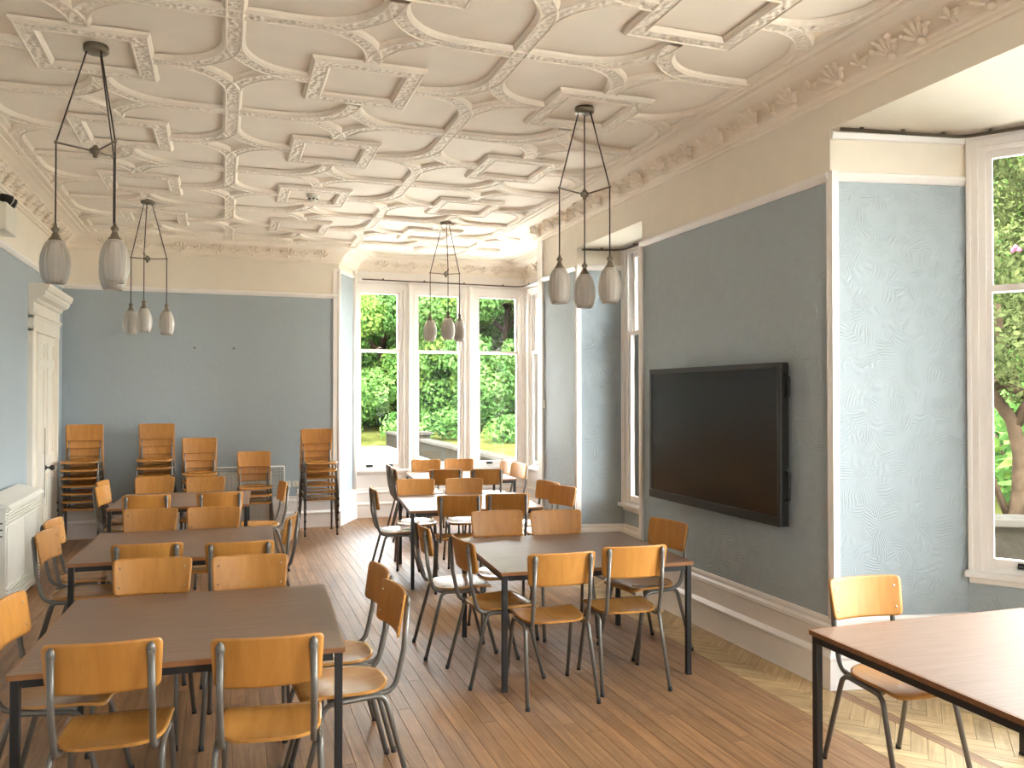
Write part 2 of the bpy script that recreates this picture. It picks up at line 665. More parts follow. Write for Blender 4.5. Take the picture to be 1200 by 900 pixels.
def wall_faces(mb, a, b, bands):
    for z0, z1, mi in bands:
        mb.quad((a[0], a[1], z0), (b[0], b[1], z0), (b[0], b[1], z1), (a[0], a[1], z1), mi)


WM = [M['blue'], M['cream'], M['gloss']]
full = [(0, RAILZ, 0), (RAILZ, ZC, 1)]
mb = MB()
wall_faces(mb, (XL, YF), (XL, YB), full)
struct(mb.build('wall_left', [M['blue_smooth'], M['cream'], M['gloss']]))
mb = MB()
wall_faces(mb, (XL, YB), RV0, full)
struct(mb.build('wall_back', [M['blue_smooth'], M['cream'], M['gloss']]))

mb = MB()
wall_faces(mb, (XR, RWEND), (XR, A2[0][1]), full)
wall_faces(mb, (XR, A2[0][1]), (XR, A2[3][1]), [(ZA2, ZC, 1)])
wall_faces(mb, (XR, A2[3][1]), (XR, B1[0][1]), full)
wall_faces(mb, (XR, B1[0][1]), (XR, B1[5][1]), [(ZB1, ZC, 1)])
wall_faces(mb, (XR, B1[5][1]), (XR, YF), full)
struct(mb.build('wall_right', [M['blue_wall'], M['cream'], M['gloss']]))


def wall_with_openings(mb, a, b, z0, z1, ops, mi=2, below=None):
    """flat wall from a to b with window openings (u0,u1,v0,v1) measured along it"""
    a, b = Vector((a[0], a[1])), Vector((b[0], b[1]))
    L = (b - a).length
    d = (b - a) / L

    def q(u0, u1, v0, v1, m):
        if u1 - u0 < 1e-4 or v1 - v0 < 1e-4:
            return
        p, r = a + d * u0, a + d * u1
        mb.quad((p.x, p.y, v0), (r.x, r.y, v0), (r.x, r.y, v1), (p.x, p.y, v1), m)
    u = 0.0
    for (u0, u1, v0, v1) in sorted(ops):
        q(u, u0, z0, v0, mi if below is None else below)
        q(u, u0, v0, z1, mi)
        q(u0, u1, z0, v0, mi if below is None else below)
        q(u0, u1, v1, z1, mi)
        u = u1
    q(u, L, z0, z1, mi)


def seglen(a, b):
    return math.hypot(b[0] - a[0], b[1] - a[1])


# window openings (u0, u1, z0, z1) along each wall, travelling with the room on the right
OP_CB = [(0.02, 0.67, 0.66, 3.18), (0.84, 1.56, 0.66, 3.18), (1.74, 2.44, 0.66, 3.18)]          # along y = 11.5
OP_CR = [(0.18, 1.18, 0.66, 3.18), (1.42, 2.50, 0.66, 3.18)]                                    # along x = 4.21
lc = seglen(B1[1], B1[2])
OP_B1a = [(0.066, lc - 0.07, 0.66, 3.18)]
OP_B1b = [(0.08, 1.22, 0.66, 3.18)]
OP_B1c = [(0.08, seglen(B1[3], B1[4]) - 0.10, 0.66, 3.18)]
OP_A2 = [(0.05, 1.18, 0.62, 3.14)]
OP_F = [(1.4, 2.3, 0.7, 3.0)]  # unseen window behind the camera, added to light what faces it

mb = MB()
wall_faces(mb, RV0, RV1, [(0, 3.29, 0), (3.29, ZC, 1)])
wall_with_openings(mb, RV1, (BAYX, BAYY), 0, ZC, OP_CB)
wall_with_openings(mb, (BAYX, BAYY), (BAYX, RWEND), 0, ZC, OP_CR)
wall_faces(mb, (BAYX, RWEND), (XR, RWEND), full)
struct(mb.build('wall_corner_bay', WM))

mb = MB()
wall_faces(mb, B1[0], B1[1], [(0, RAILZ, 0), (RAILZ, ZB1, 1)])
for a, b, ops in ((B1[1], B1[2], OP_B1a), (B1[2], B1[3], OP_B1b), (B1[3], B1[4], OP_B1c)):
    wall_with_openings(mb, a, b, 0, ZB1, ops, 2, 0)
wall_faces(mb, B1[4], B1[5], [(0, RAILZ, 0), (RAILZ, ZB1, 1)])
mb.add([(p[0], p[1], ZB1) for p in B1], [tuple(range(6))], 1)
struct(mb.build('wall_right_bay', WM))

mb = MB()
wall_faces(mb, A2[0], A2[1], [(0, RAILZ, 0), (RAILZ, ZA2, 1)])
wall_with_openings(mb, A2[1], A2[2], 0, ZA2, OP_A2, 2, 0)
wall_faces(mb, A2[2], A2[3], [(0, RAILZ, 0), (RAILZ, ZA2, 1)])
mb.add([(p[0], p[1], ZA2) for p in A2], [tuple(range(4))], 1)
struct(mb.build('wall_right_alcove', WM))

mb = MB()
wall_with_openings(mb, (XR, YF), (XL, YF), 0, ZC, OP_F, 1)
struct(mb.build('wall_front', WM))

# ------------------------------------------------------------------ ceiling and its plasterwork
mb = MB()
mb.add([(XL, YF, ZC), (XR, YF, ZC), (XR, RWEND, ZC), (BAYX, RWEND, ZC), (BAYX, BAYY, ZC), (1.70, BAYY, ZC), (1.40, YB, ZC), (XL, YB, ZC)],
       [(0, 1, 2, 3, 4, 5, 6, 7)])
mb.box(XL - 0.2, 4.9, YF - 0.2, 11.7, ZC + 0.12, ZC + 0.2)      # unseen slab over the room, added to block the sun
ceiling = struct(mb.build('ceiling', M['ceil']))

RIBP = [(-0.060, 0.0), (-0.054, -0.016), (-0.046, -0.024), (-0.043, -0.028), (-0.036, -0.028), (-0.034, -0.022),
        (0.034, -0.022), (0.036, -0.028), (0.043, -0.028), (0.046, -0.024), (0.054, -0.016), (0.060, 0.0)]


def rib_mesh(name, pts, closed=False, sc=1.0):
    P = [Vector(p) for p in pts]
    n = len(P)
    k = len(RIBP)
    mb = MB()
    V, F, mi = [], [], []
    for i in range(n):
        d0 = (P[i] - P[i - 1]).normalized() if (i > 0 or closed) else None
        d1 = (P[(i + 1) % n] - P[i]).normalized() if (i < n - 1 or closed) else None
        d0 = d0 or d1
        d1 = d1 or d0
        n0, n1 = Vector((d0.y, -d0.x)), Vector((d1.y, -d1.x))
        b = n0 + n1
        b = b / b.dot(n0)
        for (o, z) in RIBP:
            q = P[i] + b * o * sc
            V.append((q.x, q.y, z))
    for i in range(n if closed else n - 1):
        j = (i + 1) % n
        for a in range(k - 1):
            F.append((i * k + a, j * k + a, j * k + a + 1, i * k + a + 1))
            mi.append(1 if a == 5 else 0)
    mb.add(V, F)
    mb.m = mi
    return mb.mesh(name, [M['mould'], M['orn']])


RA = 0.38
arc_pts = [(RA - RA * math.cos(t), RA - RA * math.sin(t)) for t in [math.pi / 2 * i / 9 for i in range(10)]]
arc_meshes = {}
for sx in (1, -1):
    for sy in (1, -1):
        pts = [(sx * x, sy * y) for x, y in arc_pts]
        if sx * sy < 0:
            pts = pts[::-1]
        arc_meshes[(sx, sy)] = rib_mesh('ceiling_arc_rib', pts)
frame_me = rib_mesh('ceiling_frame', [(-0.27, -0.28), (0.27, -0.28), (0.27, 0.28), (-0.27, 0.28)], True)
spine_me = rib_mesh('ceiling_spine_rib', [(0, -0.375), (0, 0.375)])
cross_me = rib_mesh('ceiling_cross_rib', [(-0.37, 0), (0.37, 0)])
stub_me = rib_mesh('ceiling_short_rib', [(-0.04, 0), (0.04, 0)])
XA0, DX, YS0, DY = 0.04, 0.745, 5.03, 1.5


def on_ceiling(x, y, m=0.0):
    if y > RWEND + 0.3:
        return -1.50 + m < x < 3.90 - m and y < (10.56 if x < 1.75 else 11.2) - m
    return -1.50 + m < x < 3.06 - m


for ky in range(-2, 5):
    for kx in range(-1, 3):
        xa, yc = XA0 + 2 * DX * kx, YS0 + DY * ky
        for (cx, cy) in ((xa, yc), (xa - DX, yc + DY / 2)):
            for qi, ((sx, sy), me) in enumerate(arc_meshes.items()):
                if on_ceiling(cx + sx * 0.24, cy + sy * 0.24):
                    place('ceiling_arc_rib', me, ceiling, (cx, cy, ZC - 0.0008 * qi))
        if on_ceiling(xa, yc + DY / 2):
            place('ceiling_spine_rib', spine_me, ceiling, (xa, yc + DY / 2, ZC - 0.0034))
        if on_ceiling(xa, yc + DY / 2):
            place('ceiling_cross_rib', cross_me, ceiling, (xa, yc + DY / 2, ZC - 0.0042))
        xb = xa - DX
        if on_ceiling(xb, yc, 0.25):
            place('ceiling_frame', frame_me, ceiling, (xb, yc, ZC - 0.005))
            for s in (-1, 1):
                place('ceiling_short_rib', stub_me, ceiling, (xb + s * 0.35, yc, ZC - 0.0036))

# cornice with its leaves
ROOM = [(XL, YF), (XL, YB), RV0, RV1, (BAYX, BAYY), (BAYX, RWEND), (XR, RWEND), (XR, YF)]
CORN = [(0.0, 3.405), (0.02, 3.405), (0.028, 3.42), (0.045, 3.425), (0.05, 3.445), (0.062, 3.45), (0.065, 3.462), (0.085, 3.487),
        (0.12, 3.517), (0.17, 3.542), (0.23, 3.558), (0.27, 3.563), (0.275, 3.575), (0.30, 3.575), (0.305, 3.562), (0.33, 3.562), (0.335, 3.582), (0.365, 3.585), (0.37, 3.6)]
mb = MB()
sweep_wall(mb, ROOM, CORN)
cornice = struct(mb.build('trim_1', M['mould']))


def leaf_mesh(name, k, w, h):
    """acanthus spray, local x along the wall, y out of the wall, z up; curls forward at the tip"""
    mb = MB()
    for i in range(k):
        a = (i - (k - 1) / 2) / ((k - 1) / 2)
        ang = a * 1.15
        c = Vector((math.sin(ang) * w * 0.32, 0.05 + 0.035 * math.cos(ang), 0.04 + math.cos(ang) * h * 0.30))
        R = Matrix.Rotation(ang, 3, 'Y') @ Matrix.Rotation(-0.75, 3, 'X')
        mb.ball(c, (w * 0.10, 0.017, h * (0.34 - 0.08 * abs(a))), 6, 4, 0, R)
        mb.ball(c + R @ Vector((0, 0, h * 0.27)), (w * 0.085, 0.026, h * 0.09), 6, 3, 0, R)
    mb.ball((0, 0.035, 0.03), (w * 0.13, 0.03, h * 0.12), 6, 4)
    return mb.mesh(name, M['mould'])


leaf_big = leaf_mesh('acanthus_leaf', 5, 0.165, 0.165)
leaf_small = leaf_mesh('acanthus_sprig', 3, 0.10, 0.09)


def leaves_along(a, b, step, start, normal):
    a, b = Vector(a), Vector(b)
    L = (b - a).length
    d = (b - a) / L
    rz = math.atan2(normal[1], normal[0]) - math.pi / 2
    u = start
    i = 0
    while u < L - 0.1:
        p = a + d * u
        big = i % 2 == 0
        o = place('acanthus_leaf' if big else 'acanthus_sprig', leaf_big if big else leaf_small, cornice,
                  (p.x + normal[0] * 0.045, p.y + normal[1] * 0.045, 3.418 if big else 3.437), rz)
        u += step / 2
        i += 1


leaves_along((XR, 3.38), (XR, RWEND), 0.392, 0.0, (-1, 0))
leaves_along((XR, 3.38), (XR, 1.4), 0.392, 0.196, (-1, 0))
leaves_along((XL, 4.2), (XL, YB - 0.2), 0.392, 0.1, (1, 0))
leaves_along((XL + 0.05, YB), (1.40, YB), 0.42, 0.4, (0, -1))
leaves_along((1.85, BAYY), (BAYX, BAYY), 0.42, 0.2, (0, -1))
leaves_along((BAYX, 9.0), (BAYX, BAYY), 0.42, 0.2, (-1, 0))

# picture rails, skirtings, corner beads
RAILP = [(0, RAILZ), (0.012, RAILZ), (0.022, RAILZ + 0.012), (0.034, RAILZ + 0.03), (0.034, RAILZ + 0.045), (0.02, RAILZ + 0.055), (0, RAILZ + 0.058)]
mb = MB()
for path in ([(XL, YF), (XL, YB), (1.385, YB)], [(XR, RWEND - 0.14), (XR, A2[0][1])], [A2[0], A2[1]], [(XR, A2[3][1]), B1[0]], [B1[0], (4.165, 3.779)], [(XR, B1[5][1]), (XR, YF)]):
    sweep_wall(mb, path, RAILP)
struct(mb.build('trim_2', M['gloss']))
SK = [(0, 0.405), (0.012, 0.405), (0.018, 0.39), (0.018, 0.37), (0.03, 0.355), (0.034, 0.335), (0.026, 0.325), (0.026, 0.215),
      (0.036, 0.205), (0.05, 0.19), (0.05, 0.178), (0.042, 0.17), (0.046, 0.006), (0.046, 0.0)]
mb = MB()
sweep_wall(mb, [(XL, YF), (XL, 9.08)], SK)
sweep_wall(mb, [(XL, 10.45), (XL, YB - 0.001)], SK)
struct(mb.build('baseboard_left', M['gloss']))
mb = MB()
sweep_wall(mb, [(XL, YB), RV0, RV1, (BAYX, BAYY), (BAYX, RWEND)], SK)
struct(mb.build('baseboard_back', M['gloss']))
mb = MB()
sweep_wall(mb, [(BAYX, RWEND), (XR, RWEND)] + A2 + B1 + [(XR, YF), (XL, YF)], SK)
struct(mb.build('baseboard_right', M['gloss']))
mb = MB()
for (x, y) in ((XR, 3.94), (XR, 6.24), (XR, 7.61)):
    mb.box(x - 0.016, x + 0.03, y - (0.0 if y == 6.24 else 0.036), y + (0.0 if y != 6.24 else 0.036), 0.40, RAILZ + 0.055)
    mb.tube([(x - 0.006, y + (0.006 if y != 6.24 else -0.006), 0.40), (x - 0.006, y + (0.006 if y != 6.24 else -0.006), RAILZ + 0.05)], 0.014, 8)
struct(mb.build('trim_3', M['gloss']))
mb = MB()
mb.box(XR - 0.022, XR, RWEND - 0.14, RWEND, 0.405, 3.405)
mb.box(XR - 0.03, XR, RWEND - 0.15, RWEND, 3.20, 3.23)
mb.box(1.33, 1.405, YB - 0.02, YB, 0.405, 3.33)
mb.tube([(1.40, YB - 0.01, 0.4), (1.40, YB - 0.01, 3.30)], 0.022, 10)
mb.tube([(1.685, BAYY - 0.06, 0.4), (1.685, BAYY - 0.06, 3.36)], 0.034, 12)
mb.lathe([(0.036, 3.36), (0.04, 3.39), (0.02, 3.42), (0.012, 3.47), (0.0, 3.48)], 12, 1.685, BAYY - 0.06)
struct(mb.build('trim_4', M['gloss']))
mb = MB()
sweep_wall(mb, [(4.175, 3.777), (3.34, 3.939)][::-1], [(0, 3.19), (0.02, 3.195), (0.03, 3.225), (0.0, 3.25)])
sweep_wall(mb, [RV0, RV1], [(0, 3.29), (0.02, 3.30), (0.02, 3.33), (0, 3.34)])
sweep_wall(mb, [(1.72, BAYY), (BAYX, BAYY), (BAYX, RWEND)], [(0, 3.25), (0.03, 3.26), (0.05, 3.285), (0.05, 3.30), (0, 3.31)])
struct(mb.build('trim_5', M['gloss']))

# ------------------------------------------------------------------ floor: boards one by one, parquet margins
mb = MB()
mb.add([(XL, YF, -0.012), (XR, YF, -0.012), (XR, RWEND, -0.012), (BAYX, RWEND, -0.012), (BAYX, BAYY, -0.012), (1.70, BAYY, -0.012), (1.40, YB, -0.012), (XL, YB, -0.012)],
       [tuple(reversed(range(8)))])
mb.add([(p[0], p[1], -0.012) for p in B1], [tuple(range(6))])
mb.add([(p[0], p[1], -0.012) for p in A2], [tuple(range(4))])
floor = struct(mb.build('floor', M['gap']))


def board(name, x0, x1, y0, y1, m):
    g, c = 0.0006, 0.0010
    w, l = (x1 - x0) / 2 - g, (y1 - y0) / 2 - g
    mb = MB()
    V = [(-w, -l, -0.012), (w, -l, -0.012), (w, l, -0.012), (-w, l, -0.012), (-w, -l, -c), (w, -l, -c), (w, l, -c), (-w, l, -c),
         (-w + c, -l + c, 0), (w - c, -l + c, 0), (w - c, l - c, 0), (-w + c, l - c, 0)]
    F = [(0, 1, 5, 4), (1, 2, 6, 5), (2, 3, 7, 6), (3, 0, 4, 7), (4, 5, 9, 8), (5, 6, 10, 9), (6, 7, 11, 10), (7, 4, 8, 11), (8, 9, 10, 11)]
    mb.add(V, F)
    o = mb.build(name, m, floor, ((x0 + x1) / 2, (y0 + y1) / 2, random.uniform(-0.0006, 0)))
    return o


PW = 0.0767
rows = int(round((2.80 - XL) / PW))
for i in range(rows):
    x0, x1 = XL + i * PW, XL + (i + 1) * PW
    yend = YB if x1 < 1.45 else (11.1 if x1 < 1.6 else BAYY)
    y = YF
    first = True
    while y < yend - 0.01:
        ln = random.uniform(1.6, 4.6) if first else random.uniform(3.6, 5.2)
        first = False
        y1 = min(y + ln, yend)
        if yend - y1 < 1.2:
            y1 = yend
        board('floor_plank', x0, x1, y, y1, M['plank'])
        y = y1
for (x0, x1, ya, yb) in ((2.80, 2.87, YF, BAYY), (2.87, 2.94, YF, BAYY), (3.292, 3.36, 0.95, 3.935)):
    y = ya
    while y < yb - 0.01:
        y1 = min(y + 3.1, yb)
        board('floor_plank', x0, x1, y, y1, M['plank'])
        y = y1
for (x0, x1) in [(2.94 + i * 0.127, 2.94 + (i + 1) * 0.127) for i in range(10)]:
    board('floor_plank', x0, x1, RWEND + 0.03, BAYY, M['plank'])
for (x0, x1) in [(3.34 + i * 0.115, 3.34 + (i + 1) * 0.115) for i in range(4)]:
    board('floor_plank', x0, x1, 6.28, 7.48, M['plank'])


def clip_poly(poly, clip):
    """Sutherland-Hodgman, counter-clockwise convex clip"""
    out = poly
    for i in range(len(clip)):
        a, b = clip[i], clip[(i + 1) % len(clip)]
        src, out = out, []
        for j in range(len(src)):
            p, q = src[j], src[(j + 1) % len(src)]
            sp = (b[0] - a[0]) * (p[1] - a[1]) - (b[1] - a[1]) * (p[0] - a[0])
            sq = (b[0] - a[0]) * (q[1] - a[1]) - (b[1] - a[1]) * (q[0] - a[0])
            if sp >= 0:
                out.append(p)
            if sp * sq < 0:
                t = sp / (sp - sq)
                out.append((p[0] + (q[0] - p[0]) * t, p[1] + (q[1] - p[1]) * t))
        if len(out) < 3:
            return []
    return out


BW, BL = 0.073, 0.292
far_blocks = MB()
n_blocks = 0


def herring(region, far_from=99):
    global n_blocks
    xs, ys = [p[0] for p in region], [p[1] for p in region]
    c45 = math.sqrt(0.5)
    lst = []
    # herringbone lattice in the frame turned 45 degrees: a horizontal block at (k, k) steps of BW plus one upright beside it
    for k in range(-260, 260):
        for m in range(-40, 40):
            bx, by = k * BW + m * 2 * BL, k * BW
            for (u0, v0, u1, v1, hor) in ((bx, by, bx + BL, by + BW, 1), (bx + BL, by + BW - BL, bx + BL + BW, by + BW, 0)):
                g = 0.0011
                cu, cv = (u0 + u1) / 2, (v0 + v1) / 2
                cx, cy = (cu - cv) * c45 + 3.15, (cu + cv) * c45 + 4.0
                if cx < min(xs) - 0.3 or cx > max(xs) + 0.3 or cy < min(ys) - 0.3 or cy > max(ys) + 0.3:
                    continue
                P = [((u - v) * c45 + 3.15, (u + v) * c45 + 4.0) for (u, v) in ((u0 + g, v0 + g), (u1 - g, v0 + g), (u1 - g, v1 - g), (u0 + g, v1 - g))]
                P = clip_poly(P, region)
                if len(P) >= 3:
                    ax = sum(p[0] for p in P) / len(P)
                    ay = sum(p[1] for p in P) / len(P)
                    area = 0.5 * abs(sum(P[i][0] * P[(i + 1) % len(P)][1] - P[(i + 1) % len(P)][0] * P[i][1] for i in range(len(P))))
                    if area > 0.0006:
                        lst.append((math.hypot(ax, ay), P, ax, ay, hor))
    return lst


blocks = []
blocks += herring([(2.942, 0.9), (3.29, 0.9), (3.29, 3.93), (2.942, 3.93)])
blocks += herring([(2.942, 3.932), (3.286, 3.932), (3.286, 8.62), (2.942, 8.62)])
bb = [(p[0] - 0.02 if p[0] > 3.6 else p[0], p[1]) for p in B1]
blocks += herring([(3.362, 0.93), (4.165, 1.08), (4.65, 1.76), (4.65, 3.06), (4.165, 3.73), (3.362, 3.885)])
CF = (0.328, 0.9446)


def seen(b):
    zc = b[2] * CF[0] + b[3] * CF[1]
    r = b[2] * CF[1] - b[3] * CF[0]
    return zc > 0.3 and abs(r / zc) < 0.63 and 1.7 / zc < 0.52


blocks.sort(key=lambda b: (not seen(b), b[0]))
for (dist, P, ax, ay, hor) in blocks:
    n = len(P)
    V = [(x - ax, y - ay, -0.012) for x, y in P] + [(x - ax, y - ay, 0) for x, y in P]
    F = [tuple(range(n, 2 * n))] + [(i, (i + 1) % n, n + (i + 1) % n, n + i) for i in range(n)]
    if n_blocks < 298:
        # turn each block's own frame so its grain runs along it
        ang = math.pi / 4 if hor else -math.pi / 4
        ca, sa = math.cos(-ang), math.sin(-ang)
        V = [(x * ca - y * sa, x * sa + y * ca, z) for x, y, z in V]
        o = MB().add(V, F).build('parquet_block', M['parquet'], floor, (ax, ay, random.uniform(-0.0008, 0)))
        o.rotation_euler = (0, 0, ang)
        n_blocks += 1
    else:
        far_blocks.add([(x + ax, y + ay, z) for x, y, z in V], F)
if far_blocks.f:
    o = far_blocks.build('parquet_margin', M['parquet'], floor)
    o['kind'] = 'stuff'


# ------------------------------------------------------------------ sash windows
WIN_N = 0


def sash_window(a, b, op, zmeet, glass_lo=None, lifts=True, sill_out=0.07, arch=0.06):
    """a->b wall line (room on the right); op = opening (u0,u1,z0,z1)"""
    global WIN_N
    WIN_N += 1
    A = Vector((a[0], a[1], 0))
    d = Vector((b[0] - a[0], b[1] - a[1], 0)).normalized()
    nr = Vector((d.y, -d.x, 0))
    u0, u1, z0, z1 = op

    def fr(u, t, z):
        return A + d * u + nr * t + Vector((0, 0, z))
    mb = MB()

    def ring(mb, U0, U1, Z0, Z1, w, t0, t1, wb=None, wt=None):
        wb = w if wb is None else wb
        wt = w if wt is None else wt
        mb.box(U0, U0 + w, t0, t1, Z0, Z1, 0, fr)
        mb.box(U1 - w, U1, t0, t1, Z0, Z1, 0, fr)
        if wb:
            mb.box(U0 + w, U1 - w, t0, t1, Z0, Z0 + wb, 0, fr)
        if wt:
            mb.box(U0 + w, U1 - w, t0, t1, Z1 - wt, Z1, 0, fr)
    ring(mb, u0 - arch, u1 + arch, z0, z1 + arch * 0.8, arch, 0.0, 0.022, 0)
    ring(mb, u0 - arch, u1 + arch, z0, z1 + arch * 0.8, 0.02, 0.022, 0.036, 0, 0.018)
    ring(mb, u0 - 0.018, u1 + 0.018, z0, z1 + 0.018, 0.016, 0.022, 0.030, 0)
    ring(mb, u0, u1, z0, z1, 0.026, -0.15, 0.0)
    ring(mb, u0 + 0.026, u1 - 0.026, z0, z1 - 0.026, 0.012, -0.012, 0.0, 0)
    w = struct(mb.build('window_%d' % WIN_N, M['gloss']))
    s = 0.026
    mb = MB()
    ring(mb, u0 + s, u1 - s, zmeet - 0.02, z1 - s, 0.042, -0.10, -0.062, 0.04, 0.045)
    up = mb.build('upper_sash', M['gloss'], w)
    mb = MB()
    mb.box(u0 + s + 0.042, u1 - s - 0.042, -0.083, -0.079, zmeet + 0.02, z1 - s - 0.045, 0, fr)
    mb.build('pane', M['glass'], up)
    mb = MB()
    ring(mb, u0 + s, u1 - s, z0 + s, zmeet + 0.02, 0.042, -0.055, -0.014, 0.05, 0.04)
    lo = mb.build('lower_sash', M['gloss'], w)
    mb = MB()
    mb.box(u0 + s + 0.042, u1 - s - 0.042, -0.037, -0.033, z0 + s + 0.05, zmeet - 0.02, 0, fr)
    mb.build('pane', M['glass'], lo)
    if lifts:
        um = (u0 + u1) / 2
        for q in ((um - 0.14, um + 0.14) if u1 - u0 > 0.62 else (um - 0.1, um + 0.1)):
            mb = MB()
            mb.box(q - 0.045, q + 0.045, -0.014, -0.008, z0 + s + 0.008, z0 + s + 0.036, 0, fr)
            mb.tube([fr(q - 0.042, 0.012, z0 + s + 0.016), fr(q + 0.042, 0.012, z0 + s + 0.016)], 0.009, 8)
            for e in (-0.04, 0.04):
                mb.tube([fr(q + e, -0.010, z0 + s + 0.022), fr(q + e, 0.014, z0 + s + 0.016)], 0.006, 6)
            mb.build('sash_lift', M['dark'], lo)
        mb = MB()
        mb.box(um - 0.03, um + 0.03, -0.05, -0.02, zmeet + 0.02, zmeet + 0.03, 0, fr)
        mb.tube([fr(um - 0.02, -0.035, zmeet + 0.03), fr(um - 0.02, -0.035, zmeet + 0.05), fr(um + 0.03, -0.05, zmeet + 0.05)], 0.006, 6)
        mb.build('sash_fastener', M['bronze'], lo)
    mb = MB()
    mb.box(u0 - arch - 0.02, u1 + arch + 0.02, -0.02, sill_out, z0 - 0.035, z0, 0, fr)
    mb.box(u0 - arch, u1 + arch, 0.0, 0.02, z0 - 0.075, z0 - 0.035, 0, fr)
    mb.build('window_sill', M['gloss'], w, bevel=0.006)
    c = fr((u0 + u1) / 2, -0.2, (z0 + z1) / 2)
    portal(c.x, c.y, c.z, u1 - u0, z1 - z0, nr)
    return w


for op in OP_CB:
    sash_window(RV1, (BAYX, BAYY), op, 2.31)
for op in OP_CR:
    sash_window((BAYX, BAYY), (BAYX, RWEND), op, 2.31)
sash_window(B1[1], B1[2], OP_B1a[0], 2.325, arch=0.058)
for op in OP_B1b:
    sash_window(B1[2], B1[3], op, 2.325)
sash_window(B1[3], B1[4], OP_B1c[0], 2.325)
sash_window(A2[1], A2[2], OP_A2[0], 2.31, arch=0.045)
for op in OP_F:
    sash_window((XR, YF), (XL, YF), op, 2.1, lifts=False)

# pilaster strips between the corner bay sashes
mb = MB()
for x0, x1 in ((2.43, 2.48), (3.32, 3.38)):
    mb.box(x0, x1, BAYY - 0.05, BAYY, 0.42, 3.25)
    mb.box(x0 + 0.012, x1 - 0.012, BAYY - 0.065, BAYY - 0.05, 0.42, 3.25)
struct(mb.build('trim_6', M['gloss']))

# ------------------------------------------------------------------ panelled double door on the left wall
mb = MB()
mb.box(XL, XL + 0.045, 9.10, 9.27, 0, 2.34)
mb.box(XL, XL + 0.045, 10.27, 10.44, 0, 2.34)
mb.box(XL, XL + 0.05, 9.10, 10.44, 2.32, 2.47)
for y in (9.25, 10.27):
    mb.box(XL + 0.045, XL + 0.06, y, y + 0.02, 0, 2.33)
sweep_wall(mb, [(XL, 9.10), (XL, 10.44)], [(0.0, 2.45), (0.055, 2.45), (0.06, 2.475), (0.075, 2.48), (0.075, 2.50), (0.05, 2.51), (0.05, 2.60), (0.07, 2.61), (0.085, 2.64),
                                           (0.13, 2.66), (0.15, 2.69), (0.15, 2.715), (0.165, 2.72), (0.185, 2.765), (0.185, 2.785), (0.0, 2.79)])
door = struct(mb.build('door_1', M['door']))
for k, (y0, y1) in enumerate(((9.275, 9.768), (9.774, 10.268))):
    mb = MB()
    mb.box(XL, XL + 0.03, y0, y1, 0.004, 2.315)
    leaf = mb.build('door_leaf', M['door'], door)
    for (z0, z1) in ((0.22, 0.86), (1.06, 1.98), (2.06, 2.24)):
        mb = MB()
        for (a, b, c, dd) in ((y0 + 0.08, y1 - 0.08, z0, z0 + 0.02), (y0 + 0.08, y1 - 0.08, z1 - 0.02, z1)):
            mb.box(XL + 0.03, XL + 0.042, a, b, c, dd)
        for a in (y0 + 0.08, y1 - 0.10):
            mb.box(XL + 0.03, XL + 0.042, a, a + 0.02, z0 + 0.02, z1 - 0.02)
        mb.box(XL + 0.03, XL + 0.035, y0 + 0.13, y1 - 0.13, z0 + 0.05, z1 - 0.05)
        mb.build('door_panel', M['door'], leaf, bevel=0.004)
    if k == 1:
        mb = MB()
        mb.tube([(XL + 0.03, y0 + 0.06, 0.93), (XL + 0.034, y0 + 0.06, 0.93)], 0.028, 12)
        mb.tube([(XL + 0.03, y0 + 0.06, 0.93), (XL + 0.07, y0 + 0.06, 0.93)], 0.01, 8)
        mb.ball((XL + 0.09, y0 + 0.06, 0.93), 0.028, 10, 6)
        mb.build('door_knob', M['dark'], leaf)
        mb = MB()
        mb.box(XL + 0.03, XL + 0.034, y0 - 0.004, y0 + 0.006, 0.62, 1.35)
        mb.build('door_edge_gap', M['dark'], leaf)

